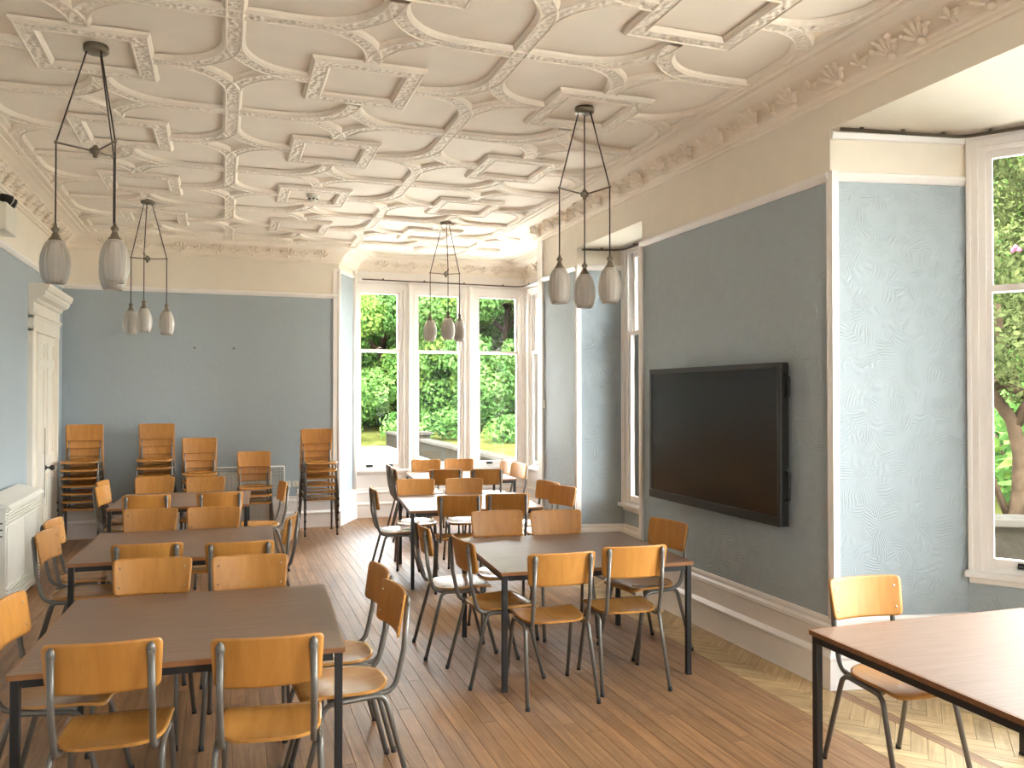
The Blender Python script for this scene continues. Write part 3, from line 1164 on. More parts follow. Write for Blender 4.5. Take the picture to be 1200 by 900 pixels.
# ------------------------------------------------------------------ school chairs
def build_chair():
    t = thing('school_chair', 'beech plywood school chair', 'chair', (0, 0, 0))

    def corner(u, v, hw, hd, r):
        x, y = u * hw, v * hd
        dx, dy = abs(x) - (hw - r), abs(y) - (hd - r)
        if dx > 0 and dy > 0:
            l = math.hypot(dx, dy)
            k = max(dx, dy) / l
            x = math.copysign(hw - r + dx * k, x)
            y = math.copysign(hd - r + dy * k, y)
        return x, y
    # seat
    hw, hd = 0.195, 0.195

    def fs(u, v):
        x, y = corner(u, v, hw, hd, 0.150 if v < 0 else 0.06)
        x *= 0.985 - 0.035 * (1 - (y / hd + 1) / 2)
        z = 0.450 - 0.018 * (1 - (x / hw) ** 2) * (1 - (y / hd) ** 2) + 0.004 * (y / hd)
        if y > 0.11:
            z -= ((y - 0.11) / 0.085) ** 2 * 0.020
        if y < -0.10:
            z += ((-0.10 - y) / 0.095) ** 2 * 0.004
        return (x, y + 0.015, z)
    g = [-1, -0.93, -0.84, -0.72, -0.56, -0.35, -0.12, 0.12, 0.35, 0.56, 0.72, 0.84, 0.93, 1]
    mb = MB()
    mb.sheet(g, g, fs, (0, 0, -0.011))
    for i in range(len(mb.sm)):
        mb.sm[i] = i < 2 * (len(g) - 1) ** 2
    mb.build('seat', M['beech_seat'], t)
    # backrest: curved ply, raked
    bw, bh = 0.192, 0.0925

    def fb(u, v):
        x, z = corner(u, v, bw, bh, 0.026)
        y = -0.232 + 0.030 * (x / bw) ** 2 - (z) * 0.16
        return (x * (1 + 0.03 * v), y, 0.745 + z)
    mb = MB()
    gv = [-1, -0.9, -0.78, -0.5, 0, 0.5, 0.78, 0.9, 1]
    mb.sheet(g, gv, fb, (0, -0.010, 0.0))
    for i in range(len(mb.sm)):
        mb.sm[i] = i < 2 * (len(g) - 1) * (len(gv) - 1)
    bk = mb.build('backrest', M['beech'], t)
    for s in (-1, 1):
        for dz in (-0.052, 0.045):
            x = s * 0.160
            y = -0.232 + 0.030 * (x / bw) ** 2 - dz * 0.16
            MB().ball((x, y + 0.001, 0.745 + dz), (0.006, 0.004, 0.006), 6, 4).build('rivet', M['rivet'], bk)
    for s in (-1, 1):
        # leg frame: a splayed, rounded hoop
        pts = fillet([(s * 0.205, -0.245, 0.012), (s * 0.184, -0.135, 0.424), (s * 0.180, 0.115, 0.412), (s * 0.193, 0.225, 0.012)], [0.055, 0.055], 6)
        MB().tube(pts, 0.0115, 8).build('leg_frame', M['steel'], t)
        for p in ((s * 0.2056, -0.248, 0), (s * 0.1934, 0.228, 0)):
            MB().tube([(p[0], p[1], 0.0), (p[0] - s * 0.001, p[1] * 0.988, 0.024)], 0.0126, 8).build('foot_cap', M['rubber'], t)
        # back upright: runs under the seat then sweeps up behind the backrest and is flattened at its tip
        up = fillet([(s * 0.160, 0.10, 0.422), (s * 0.160, -0.185, 0.424), (s * 0.163, -0.226, 0.60), (s * 0.160, -0.244, 0.80)], [0.075, 0.1], 6)
        n = len(up)
        MB().tube(up, [0.0122] * (n - 1) + [0.0135], 8).ball((s * 0.160, -0.2445, 0.80), (0.0165, 0.0115, 0.030), 10, 7).build('back_upright', M['steel'], t)
    MB().tube([(-0.16, 0.06, 0.421), (0.16, 0.06, 0.421)], 0.009, 6).build('cross_bar', M['steel'], t)
    remember(t)
    return t


CHAIR = build_chair()
used = [False]


def put_chair(x, y, face, label, group, z=0.0, back=True):
    """x,y: where the top of the backrest stands; face: heading in degrees"""
    a = math.radians(face)
    ox, oy = (x + math.cos(a) * 0.235, y + math.sin(a) * 0.235) if back else (x, y)
    rz = a - math.pi / 2
    if not used[0]:
        used[0] = True
        o = CHAIR
        o.location = (ox, oy, z)
        o.rotation_euler = (0, 0, rz)
        o['label'] = label
        o['group'] = group
        return o
    return dup(CHAIR, (ox, oy, z), rz, label, group)


# ------------------------------------------------------------------ tables
def build_table():
    t = thing('dining_table', 'table', 'table')
    h, z1, th = 0.6, 0.685, 0.020
    mb = MB()
    mb.box(-h + 0.003, h - 0.003, -0.575, 0.575, z1 - th, z1)
    mb.build('table_top', M['laminate'], t, bevel=0.003)
    mb = MB()
    for s in (-1, 1):
        mb.box(-h, h, s * 0.579 - 0.004, s * 0.579 + 0.004, z1 - th - 0.001, z1 - 0.001)
        mb.box(s * 0.6 - 0.004, s * 0.6 + 0.004, -0.575, 0.575, z1 - th - 0.001, z1 - 0.001)
    mb.build('edge_band', M['edge'], t)
    mb = MB()
    for s in (-1, 1):
        mb.box(-0.555, 0.555, s * 0.557 - 0.014, s * 0.557 + 0.014, z1 - th - 0.032, z1 - th - 0.001)
        mb.box(s * 0.580 - 0.014, s * 0.580 + 0.014, -0.543, 0.543, z1 - th - 0.032, z1 - th - 0.001)
    mb.build('apron_frame', M['black'], t)
    for sx in (-1, 1):
        for sy in (-1, 1):
            mb = MB()
            x, y = sx * 0.578, sy * 0.556
            mb.box(x - 0.0155, x + 0.0155, y - 0.0155, y + 0.0155, 0.012, z1 - th - 0.001)
            mb.box(x - 0.017, x + 0.017, y - 0.017, y + 0.017, 0, 0.014)
            mb.build('leg', M['black'], t, bevel=0.003)
    remember(t)
    return t


TABLE = build_table()
TABLES = [
    ('T1', -0.112, 3.985, -2.6, 'square brown-topped table nearest the camera at left, chairs on every side'),
    ('T2', -0.270, 6.120, -2.0, 'brown-topped table in the middle of the left row, just behind the nearest one'),
    ('T3', -0.360, 8.660, -2.5, 'brown-topped table at the far end of the left row, before the chair stacks'),
    ('T4', 2.135, 5.020, -4.0, 'brown-topped table beside the wall-mounted black screen, window light across its top'),
    ('T5', 2.190, 7.620, -6.0, 'brown-topped table between the screen table and the corner bay windows'),
    ('T6', 2.790, 10.060, -5.0, 'farthest brown-topped table, standing in the bright corner bay'),
    ('T7', 2.977, 2.375, -1.6, 'brown-topped table cut off by the right edge, before the right bay window'),
]
for i, (k, x, y, r, lab) in enumerate(TABLES):
    if i == 0:
        TABLE.location = (x, y, 0)
        TABLE.rotation_euler = (0, 0, math.radians(r))
        TABLE['label'] = lab
        TABLE['group'] = 'square dining tables'
    else:
        dup(TABLE, (x, y, 0), math.radians(r), lab, 'square dining tables')

n1, n2, n3 = 'the nearest left table', 'the middle left table', 'the far left table'
n4, n5, n6, n7 = 'the screen-side table', 'the middle right table', 'the corner bay table', 'the right-edge table'
CH = [
    (-0.40, 3.21, 86, 'school chair seen from behind, left one on near side of ' + n1, n1),
    (0.15, 3.09, 84, 'school chair seen from behind, right one on near side of ' + n1, n1),
    (-0.35, 4.76, 263, 'school chair facing us, left one on far side of ' + n1, n1),
    (0.135, 4.68, 265, 'school chair facing us, right one on far side of ' + n1, n1),
    (0.735, 3.71, 184, 'school chair with glaring seat, nearer one on right side of ' + n1, n1),
    (0.745, 4.13, 183, 'school chair with glaring seat, farther one on right side of ' + n1, n1),
    (-0.872, 3.99, -8, 'school chair cut off by the left edge, beside ' + n1, n1),
    (-1.07, 5.92, -8, 'school chair by the white heater, nearer one on left side of ' + n2, n2),
    (-1.12, 6.42, -6, 'school chair by the white heater, farther one on left side of ' + n2, n2),
    (-0.42, 5.24, 88, 'school chair back half hidden, left one on near side of ' + n2, n2),
    (0.09, 5.13, 88, 'school chair back half hidden, right one on near side of ' + n2, n2),
    (-0.52, 6.82, 262, 'school chair facing us, left one on far side of ' + n2, n2),
    (-0.07, 6.76, 262, 'school chair facing us, right one on far side of ' + n2, n2),
    (0.47, 6.16, 166, 'school chair in side view on the right side of ' + n2, n2),
    (-0.63, 7.76, 92, 'school chair seen from behind, left one on near side of ' + n3, n3),
    (-0.03, 7.76, 92, 'school chair seen from behind, right one on near side of ' + n3, n3),
    (-0.68, 9.42, 263, 'school chair facing us, left one on far side of ' + n3, n3),
    (-0.18, 9.29, 263, 'school chair facing us, right one on far side of ' + n3, n3),
    (-1.10, 8.66, -10, 'school chair before the tall corner stack, nearer at left of ' + n3, n3),
    (-1.15, 9.12, -8, 'school chair mostly hidden by its neighbour, at left of ' + n3, n3),
    (0.56, 8.45, 186, 'school chair in side view before the radiator guard, right side of ' + n3, n3),
    (1.75, 4.19, 87, 'school chair seen from behind, left one on near side of ' + n4, n4),
    (2.22, 4.24, 84, 'school chair seen from behind, right one on near side of ' + n4, n4),
    (1.91, 5.85, 264, 'school chair facing us, left one on far side of ' + n4, n4),
    (2.34, 5.75, 262, 'school chair facing us, right one on far side of ' + n4, n4),
    (1.34, 4.80, 4, 'school chair in side view, nearer one on left side of ' + n4, n4),
    (1.24, 5.40, -2, 'school chair with glaring seat, farther one on left side of ' + n4, n4),
    (2.89, 5.02, 190, 'school chair under the black screen, on the right side of ' + n4, n4),
    (1.91, 6.86, 80, 'school chair seen from behind, left one on near side of ' + n5, n5),
    (2.335, 6.83, 80, 'school chair seen from behind, right one on near side of ' + n5, n5),
    (1.85, 8.33, 260, 'school chair facing us, left one on far side of ' + n5, n5),
    (2.34, 8.25, 260, 'school chair facing us, right one on far side of ' + n5, n5),
    (1.30, 7.66, -4, 'school chair with white-lit seat, alone on the left side of ' + n5, n5),
    (3.06, 7.68, 193, 'school chair by the textured pier, farther one on right side of ' + n5, n5),
    (3.04, 7.25, 196, 'school chair by the textured pier, nearer one on right side of ' + n5, n5),
    (2.53, 10.76, 261, 'small-looking school chair facing us, left one on far side of ' + n6, n6),
    (2.97, 10.72, 261, 'small-looking school chair facing us, right one on far side of ' + n6, n6),
    (2.42, 9.28, 80, 'school chair seen from behind, left one on near side of ' + n6, n6),
    (2.88, 9.17, 82, 'school chair seen from behind, right one on near side of ' + n6, n6),
    (1.91, 10.10, -6, 'school chair in side view, farther one on left side of ' + n6, n6),
    (1.88, 9.68, -6, 'school chair in side view, nearer one on left side of ' + n6, n6),
    (3.49, 10.20, 187, 'school chair by the bright windows, farther one on right side of ' + n6, n6),
    (3.51, 9.80, 190, 'school chair by the bright windows, nearer one on right side of ' + n6, n6),
    (2.86, 3.17, 266, 'school chair facing us before the pale blue bay wall, at ' + n7, n7),
]
for (x, y, f, lab, tn) in CH:
    put_chair(x, y, f, lab, 'school chairs around ' + tn)

ORD = ['topmost', 'second from top', 'third from top', 'fourth from top', 'fifth from top', 'sixth from top', 'bottom']
STACKS = [
    (-1.50, 10.37, 7, 'the tall corner stack by the door', -90),
    (-0.745, 10.40, 7, 'the second stack from left', -90),
    (-0.270, 10.36, 5, 'the middle stack', -88),
    (0.345, 10.30, 3, 'the low stack at the radiator', -89),
    (1.095, 10.40, 6, 'the rightmost stack', -87),
]
for (x, y, n, nm, f) in STACKS:
    a = math.radians(f)
    for k in range(n):
        q = n - 1 - k
        od = 'bottom' if k == 0 else ORD[q]
        put_chair(x + math.cos(a) * 0.014 * k, y + math.sin(a) * 0.014 * k, f, 'stacked school chair, ' + od + ' in ' + nm, 'school chairs in ' + nm, 0.0868 * k, back=False)

# ------------------------------------------------------------------ wall screen
scr = thing('wall_screen', 'large black wall-mounted interactive screen on the blue right wall', 'screen', (XR, 5.12, 0.88))
mb = MB()
mb.box(-0.085, -0.025, -0.83, 0.83, 0.0, 1.02)
mb.build('housing', M['bezel'], scr, bevel=0.006)
mb = MB()
mb.box(-0.093, -0.084, -0.83, 0.83, 0.985, 1.02)
mb.box(-0.097, -0.084, -0.83, 0.83, 0.0, 0.062)
mb.box(-0.093, -0.084, -0.83, -0.80, 0.062, 0.985)
mb.box(-0.093, -0.084, 0.80, 0.83, 0.062, 0.985)
mb.build('bezel', M['bezel'], scr, bevel=0.003)
mb = MB()
mb.box(-0.088, -0.086, -0.80, 0.80, 0.062, 0.985)
mb.build('display_glass', M['screen'], scr)
for z0, z1 in ((0.80, 0.94), (0.16, 0.34)):
    mb = MB()
    mb.tube(fillet([(-0.055, -0.83, z0), (-0.055, -0.872, z0 + 0.01), (-0.055, -0.872, z1 - 0.01), (-0.055, -0.83, z1)], 0.02, 4), 0.008, 8)
    mb.build('side_handle', M['bezel'], scr)
mb = MB()
mb.box(-0.025, -0.001, -0.45, 0.45, 0.2, 0.8)
mb.build('wall_bracket', M['bezel'], scr)

# ------------------------------------------------------------------ pendant lights
def build_pendant():
    t = thing('pendant_light', 'pendant', 'pendant lamp')
    L = 0.0
    mb = MB()
    mb.lathe([(0.0, 0.0), (0.062, 0.0), (0.064, -0.006), (0.064, -0.032), (0.058, -0.038), (0.0, -0.038)], 20)
    mb.build('canopy', M['bronze'], t)
    mb = MB()
    zh = -0.575
    mb.lathe([(0.0, zh + 0.03), (0.012, zh + 0.03), (0.014, zh + 0.018), (0.026, zh + 0.014), (0.026, zh - 0.014), (0.014, zh - 0.018), (0.012, zh - 0.035), (0.0, zh - 0.04)], 12)
    mb.build('hub', M['bronze'], t)
    R = 0.188
    for k in range(3):
        a = 2 * math.pi * k / 3
        c, s = math.cos(a), math.sin(a)
        mb = MB()
        mb.tube([(c * 0.02, s * 0.02, zh), (c * (R + 0.006), s * (R + 0.006), zh + 0.022)], 0.0055, 6)
        mb.ball((c * R, s * R, zh + 0.022), 0.011, 8, 5)
        mb.build('spoke', M['bronze'], t)
        mb = MB()
        mb.tube([(c * 0.045, s * 0.045, -0.036), (c * R, s * R, zh + 0.022), (c * R, s * R, -1.005)], 0.0045, 6)
        mb.build('cord', M['cord'], t)
        z0 = -1.0
        mb = MB()
        prof = [(0.028, z0 - 0.072), (0.045, z0 - 0.09), (0.060, z0 - 0.125), (0.070, z0 - 0.165), (0.073, z0 - 0.205), (0.070, z0 - 0.245), (0.062, z0 - 0.28), (0.050, z0 - 0.308),
                (0.047, z0 - 0.308), (0.058, z0 - 0.28), (0.066, z0 - 0.245), (0.068, z0 - 0.205), (0.0, z0 - 0.15)]
        mb.lathe(prof, 48, c * R, s * R, 16, 0.034)
        sh = mb.build('lamp_shade', M['shade'], t)
        mb = MB()
        mb.lathe([(0.0, z0 + 0.012), (0.007, z0 + 0.01), (0.010, z0 - 0.006), (0.019, z0 - 0.012), (0.020, z0 - 0.024), (0.012, z0 - 0.034), (0.014, z0 - 0.04),
                  (0.023, z0 - 0.062), (0.034, z0 - 0.074), (0.036, z0 - 0.082), (0.0, z0 - 0.084)], 16, c * R, s * R)
        mb.build('shade_cap', M['bronze'], sh)
    remember(t)
    return t


PEND = build_pendant()
YAW = math.radians(-19.16)
PL = [
    (-0.668, 4.98, 180, 'three-shade pendant lamp hanging nearest on the left, its right shades overlapping'),
    (-0.715, 8.78, 21, 'three-shade pendant lamp hanging low before the blue back wall'),
    (2.245, 5.00, 90, 'three-shade pendant lamp hanging by the right wall near the screen'),
    (2.295, 8.82, 157, 'three-shade pendant lamp hanging before the corner bay windows'),
]
for i, (x, y, a, lab) in enumerate(PL):
    rz = -math.atan2(x, y) + math.radians(a)
    zc = ZC - 0.001
    if i == 0:
        PEND.location = (x, y, zc)
        PEND.rotation_euler = (0, 0, rz)
        PEND['label'] = lab
        PEND['group'] = 'pendant lamps'
    else:
        dup(PEND, (x, y, zc), rz, lab, 'pendant lamps')

# ------------------------------------------------------------------ smoke alarm, emergency lamp, switch, sockets, hooks
sm = thing('smoke_detector', 'small white smoke detector on the patterned ceiling', 'smoke detector', (0.79, 8.05, ZC))
mb = MB()
mb.lathe([(0, 0), (0.058, 0), (0.058, -0.022), (0.048, -0.026), (0, -0.026)], 20)
mb.build('base', M['plastic'], sm)
mb = MB()
mb.lathe([(0, -0.026), (0.046, -0.026), (0.046, -0.05), (0.036, -0.062), (0, -0.064)], 20)
mb.build('sensor_head', M['plastic'], sm)
mb = MB()
for k in range(8):
    a = k * math.pi / 4
    mb.box(-0.008, 0.008, -0.0485, -0.044, -0.05, -0.036, 0, lambda x, y, z, a=a: Vector((x * math.cos(a) - y * math.sin(a), x * math.sin(a) + y * math.cos(a), z)))
mb.build('vent_slot', M['dark'], sm)

em = thing('emergency_lamp', 'white twin-spot emergency lamp box high on the left wall', 'emergency lamp', (XL, 7.90, 3.04))
mb = MB()
mb.box(0.0, 0.12, -0.20, 0.16, 0.0, 0.23)
mb.build('battery_box', M['plastic'], em, bevel=0.01)
for y in (-0.06, 0.07):
    mb = MB()
    mb.tube([(0.07, y, 0.23), (0.07, y, 0.27)], 0.012, 8)
    mb.tube([(0.05, y - 0.03, 0.29), (0.085, y, 0.283), (0.115, y + 0.02, 0.272)], [0.03, 0.04, 0.044], 14)
    hd = mb.build('lamp_head', M['dark'], em)
    mb = MB()
    mb.tube([(0.114, y + 0.0195, 0.2723), (0.122, y + 0.025, 0.269)], 0.038, 14)
    mb.build('lens', M['lens'], hd)

sw = thing('light_switch', 'small white switch on the textured pier by the corner bay', 'switch', (XR, 8.50, 1.60))
MB().box(-0.014, 0, -0.03, 0.03, -0.045, 0.045).build('switch_plate', M['plastic'], sw, bevel=0.003)
MB().box(-0.019, -0.014, -0.008, 0.008, -0.012, 0.012).build('rocker', M['plastic'], sw)
for (x, lab) in ((0.765, 'white wall socket right of the radiator guard, the left of two'), (0.862, 'white wall socket above the thin pipe, the right of two')):
    so = thing('wall_socket', lab, 'socket', (x, YB, 0.56), 0, 'wall sockets')
    MB().box(-0.038, 0.038, -0.012, 0, -0.038, 0.038).build('face_plate', M['plastic'], so, bevel=0.003)
    mb = MB()
    for (a, b, c, d) in ((-0.004, 0.004, 0.008, 0.018), (-0.014, -0.006, -0.014, -0.008), (0.006, 0.014, -0.014, -0.008)):
        mb.box(a, b, -0.0135, -0.012, c, d)
    mb.build('pin_holes', M['dark'], so)
pp = thing('wall_pipe', 'thin white pipe down the back wall below the socket', 'pipe', (0.885, YB - 0.06, 0.0))
mb = MB()
mb.tube([(0, 0, 0.0), (0, 0, 0.50)], 0.011, 8)
mb.build('pipe_run', M['plastic'], pp)
MB().box(-0.016, 0.016, -0.014, 0.055, 0.42, 0.44).build('pipe_clip', M['plastic'], pp)
for (x, lab) in ((-0.349, 'left of the two small dark hooks on the blue back wall'), (0.109, 'right of the two small dark hooks on the blue back wall')):
    hk = thing('wall_hook', lab, 'hook', (x, YB, 2.275), 0, 'wall hooks')
    MB().box(-0.014, 0.014, -0.006, 0, -0.012, 0.012).build('hook_plate', M['bronze'], hk)
    MB().tube([(0, -0.004, 0.0), (0, -0.022, -0.006), (0, -0.03, 0.006)], 0.004, 6).build('hook_arm', M['bronze'], hk)

# ------------------------------------------------------------------ heater on the left wall
ht = thing('wall_heater', 'long white ribbed heater along the left wall before the door', 'heater', (XL, 7.92, 0.0))
mb = MB()
mb.box(0.05, 0.215, -0.60, 0.56, 0.03, 0.815)
mb.build('heater_body', M['rad'], ht, bevel=0.008)
mb = MB()
mb.add([(0.05, -0.64, 0.815), (0.26, -0.64, 0.815), (0.26, 0.60, 0.815), (0.05, 0.60, 0.815), (0.05, -0.64, 0.90), (0.235, -0.64, 0.845), (0.235, 0.60, 0.845), (0.05, 0.60, 0.90)],
       [(0, 3, 2, 1), (4, 5, 6, 7), (0, 1, 5, 4), (2, 3, 7, 6), (1, 2, 6, 5), (3, 0, 4, 7)])
mb.build('heater_lid', M['rad'], ht, bevel=0.005)
for k in range(5):
    MB().box(0.215, 0.232, -0.60, 0.56, 0.69 + k * 0.024, 0.702 + k * 0.024).build('top_slat', M['rad'], ht)
for k in range(6):
    MB().box(0.215, 0.232, -0.60, 0.56, 0.05 + k * 0.026, 0.063 + k * 0.026).build('bottom_slat', M['rad'], ht)
mb = MB()
mb.box(0.215, 0.224, -0.59, -0.02, 0.22, 0.67)
mb.box(0.215, 0.224, 0.0, 0.55, 0.22, 0.67)
mb.build('front_panel', M['rad'], ht, bevel=0.003)
for k in range(3):
    MB().box(0.075, 0.19, -0.604, -0.598, 0.70 - k * 0.05, 0.71 - k * 0.05).build('end_vent', M['dark'], ht)
for y in (-0.5, 0.46):
    MB().box(0.06, 0.20, y, y + 0.05, 0, 0.03).build('foot', M['rad'], ht)

# ------------------------------------------------------------------ radiator with wire guard on the back wall
rd = thing('wall_radiator', 'white panel radiator behind the low chair stack', 'radiator', (0.24, YB, 0.0))
mb = MB()
mb.box(-0.30, 0.32, -0.13, -0.07, 0.14, 0.73)
for k in range(14):
    x = -0.29 + k * 0.0455
    mb.box(x, x + 0.026, -0.142, -0.13, 0.17, 0.70)
mb.build('radiator_panel', M['rad'], rd, bevel=0.004)
mb = MB()
mb.tube([(0.335, -0.1, 0.0), (0.335, -0.1, 0.17), (0.31, -0.1, 0.17)], 0.010, 8)
mb.tube([(-0.325, -0.1, 0.0), (-0.325, -0.1, 0.17), (-0.29, -0.1, 0.17)], 0.010, 8)
mb.build('valve_pipe', M['bronze'], rd)
MB().box(-0.25, 0.27, -0.07, 0.0, 0.45, 0.49).build('wall_bracket', M['rad'], rd)
gd = thing('radiator_guard', 'white wire mesh guard standing around the back wall radiator', 'radiator guard', (0.305, YB, 0.0))
mb = MB()
x0, x1, yf, zt = -0.41, 0.41, -0.19, 0.80
for k in range(33):
    x = x0 + (x1 - x0) * k / 32
    mb.box(x - 0.002, x + 0.002, yf - 0.002, yf + 0.002, 0.02, zt)
    mb.box(x - 0.002, x + 0.002, yf, -0.002, zt - 0.002, zt + 0.002)
for k in range(31):
    z = 0.02 + (zt - 0.02) * k / 30
    mb.box(x0, x1, yf - 0.002, yf + 0.002, z - 0.002, z + 0.002)
    for x in (x0, x1):
        mb.box(x - 0.002, x + 0.002, yf, -0.002, z - 0.002, z + 0.002)
for k in range(7):
    y = yf + (-0.002 - yf) * k / 7
    mb.box(x0, x1, y - 0.002, y + 0.002, zt - 0.002, zt + 0.002)
    for x in (x0, x1):
        mb.box(x - 0.002, x + 0.002, y - 0.002, y + 0.002, 0.02, zt)
o = mb.build('wire_mesh', M['wire'], gd)
o['kind'] = 'stuff'
mb = MB()
for x in (x0, x1):
    mb.tube([(x, yf, 0), (x, yf, zt)], 0.005, 6)
mb.tube([(x0, yf, zt), (x1, yf, zt)], 0.005, 6)
mb.tube([(x0, yf, 0.02), (x1, yf, 0.02)], 0.005, 6)
mb.build('guard_frame', M['wire'], gd)


# ------------------------------------------------------------------ curtain rails
def rail(label, pts, step):
    t = thing('curtain_rail', label, 'curtain rail', tuple(pts[0]), 0, 'old curtain rails')
    o0 = Vector(pts[0])
    P = [Vector(p) - o0 for p in pts]
    MB().tube(fillet(P, 0.15, 5) if len(P) > 2 else P, 0.010, 6).build('rail', M['rail'], t)
    for a, b in zip(P[:-1], P[1:]):
        L = (b - a).length
        d = (b - a) / L
        nrm = Vector((-d.y, d.x, 0))
        n = max(1, int(L / step))
        for k in range(n):
            p = a + d * (L * (k + 0.5) / n)
            mb = MB()
            mb.tube([p, p + nrm * 0.045 + Vector((0, 0, 0.012))], 0.006, 6)
            mb.ball(p + Vector((0, 0, 0.012)), 0.014, 6, 4)
            mb.build('bracket', M['rail'], t)
    return t


rail('thin brown curtain rail bent around the corner bay above its three front windows', [(1.78, BAYY - 0.10, 3.285), (4.11, BAYY - 0.10, 3.275), (4.11, 9.0, 3.275)], 0.55)
rail('thin brown curtain rail with knobs above the pale blue reveal of the right bay', [(3.36, 3.88, 3.235), (4.13, 3.735, 3.225), (4.62, 3.05, 3.225), (4.62, 1.8, 3.225)], 0.26)
rail('thin brown curtain rail in the narrow window alcove left of the screen', [(3.36, 7.545, 3.145), (3.74, 7.44, 3.14), (3.74, 6.32, 3.14)], 0.4)

# ------------------------------------------------------------------ outside
def gz(x, y):
    t = min(1, max(0, (y - 9) / 13))
    return -0.12 - 1.13 * t * t * (3 - 2 * t)


mb = MB()
xs = [-40, -20, -10, -4, 1, 4, 7, 9.4]
ys = [-40, -15, -5, 3, 6, 9, 11, 13, 15, 17, 19, 21, 23, 30, 40, 47]
V = [(x, y, gz(x, y)) for y in ys for x in xs]
nx = len(xs)
mb.add(V, [(j * nx + i, j * nx + i + 1, (j + 1) * nx + i + 1, (j + 1) * nx + i) for j in range(len(ys) - 1) for i in range(nx - 1)], 0, True)
struct(mb.build('ground', M['gravel']))
mb = MB()
xs = [9.4, 12, 16, 22, 30, 60]
V = [(x, y, gz(x, y) + min(0.15, (x - 9.4) * 0.2)) for y in ys for x in xs]
nx = len(xs)
mb.add(V, [(j * nx + i, j * nx + i + 1, (j + 1) * nx + i + 1, (j + 1) * nx + i) for j in range(len(ys) - 1) for i in range(nx - 1)], 0, True)
xs = [-40, -10, 0, 10, 20, 60]
ys2 = [47, 50, 54, 60, 75, 100]
V = [(x, y, -1.25 + (y - 47) * 0.05) for y in ys2 for x in xs]
nx = len(xs)
mb.add(V, [(j * nx + i, j * nx + i + 1, (j + 1) * nx + i + 1, (j + 1) * nx + i) for j in range(len(ys2) - 1) for i in range(nx - 1)], 0, True)
struct(mb.build('grass_bank', M['grass']))


def stone_wall(label, a, b, h, z, size, cop=0.09, depth=0.4, pieces=True, pier=None):
    """dry stone garden wall: stones one by one, coping slabs on top"""
    t = thing('stone_wall', label, 'garden wall', (a[0], a[1], z))
    A = Vector((0, 0, 0))
    B = Vector((b[0] - a[0], b[1] - a[1], 0))
    L = B.length
    d = B / L
    nr = Vector((d.y, -d.x, 0))

    def fr(u, tt, w):
        return A + d * u + nr * tt + Vector((0, 0, w))
    MB().box(0, L, -depth + 0.03, -0.03, 0, h - 0.01, 0, fr).build('wall_core', M['mortar'], t)
    rows_ = max(2, int(round(h / size)))
    rh = h / rows_
    for r in range(rows_):
        u = -random.uniform(0, size)
        while u < L:
            w = random.uniform(1.2, 2.6) * size
            u0, u1 = max(u, 0), min(u + w, L)
            if u1 - u0 > size * 0.3:
                g = 0.012
                p = random.uniform(0, 0.03)
                MB().box(u0 + g, u1 - g, -0.06, p, r * rh + g, (r + 1) * rh - g, 0, fr).build('stone', M['stone'], t, bevel=0.015)
            u += w
    u = 0
    while u < L - 0.01:
        w = min(random.uniform(0.9, 1.3) * max(1.0, size * 4), L - u)
        MB().box(u + 0.006, u + w - 0.006, -depth - 0.04, 0.06, h, h + cop, 0, fr).build('coping_slab', M['coping'], t, bevel=0.015)
        u += w
    for u in (pier or []):
        MB().box(u - 0.45, u + 0.45, -depth - 0.1, 0.1, 0, h + cop + 0.16, 0, fr).build('pier', M['stone'], t, bevel=0.02)
        MB().box(u - 0.55, u + 0.55, -depth - 0.2, 0.2, h + cop + 0.16, h + cop + 0.32, 0, fr).build('pier_cap', M['coping'], t, bevel=0.03)
    return t


stone_wall('long low stone wall beyond the drive, seen through the corner bay', (9.3, 21.0), (9.3, 47.5), 0.72, -1.26, 0.36, 0.12, 0.5, pier=[18.5])


def from_cam(px, zc, z):
    r = (px - 600) / 970.0 * zc
    return (0.3282 * zc + 0.9446 * r, 0.9446 * zc - 0.3282 * r, z)


wa, wb = from_cam(1120, 9.3, 0), from_cam(1640, 8.6, 0)
stone_wall('low mossy stone wall with flat coping outside the right bay window', wb[:2], wa[:2], 0.44, -0.16, 0.15, 0.085, 0.35)


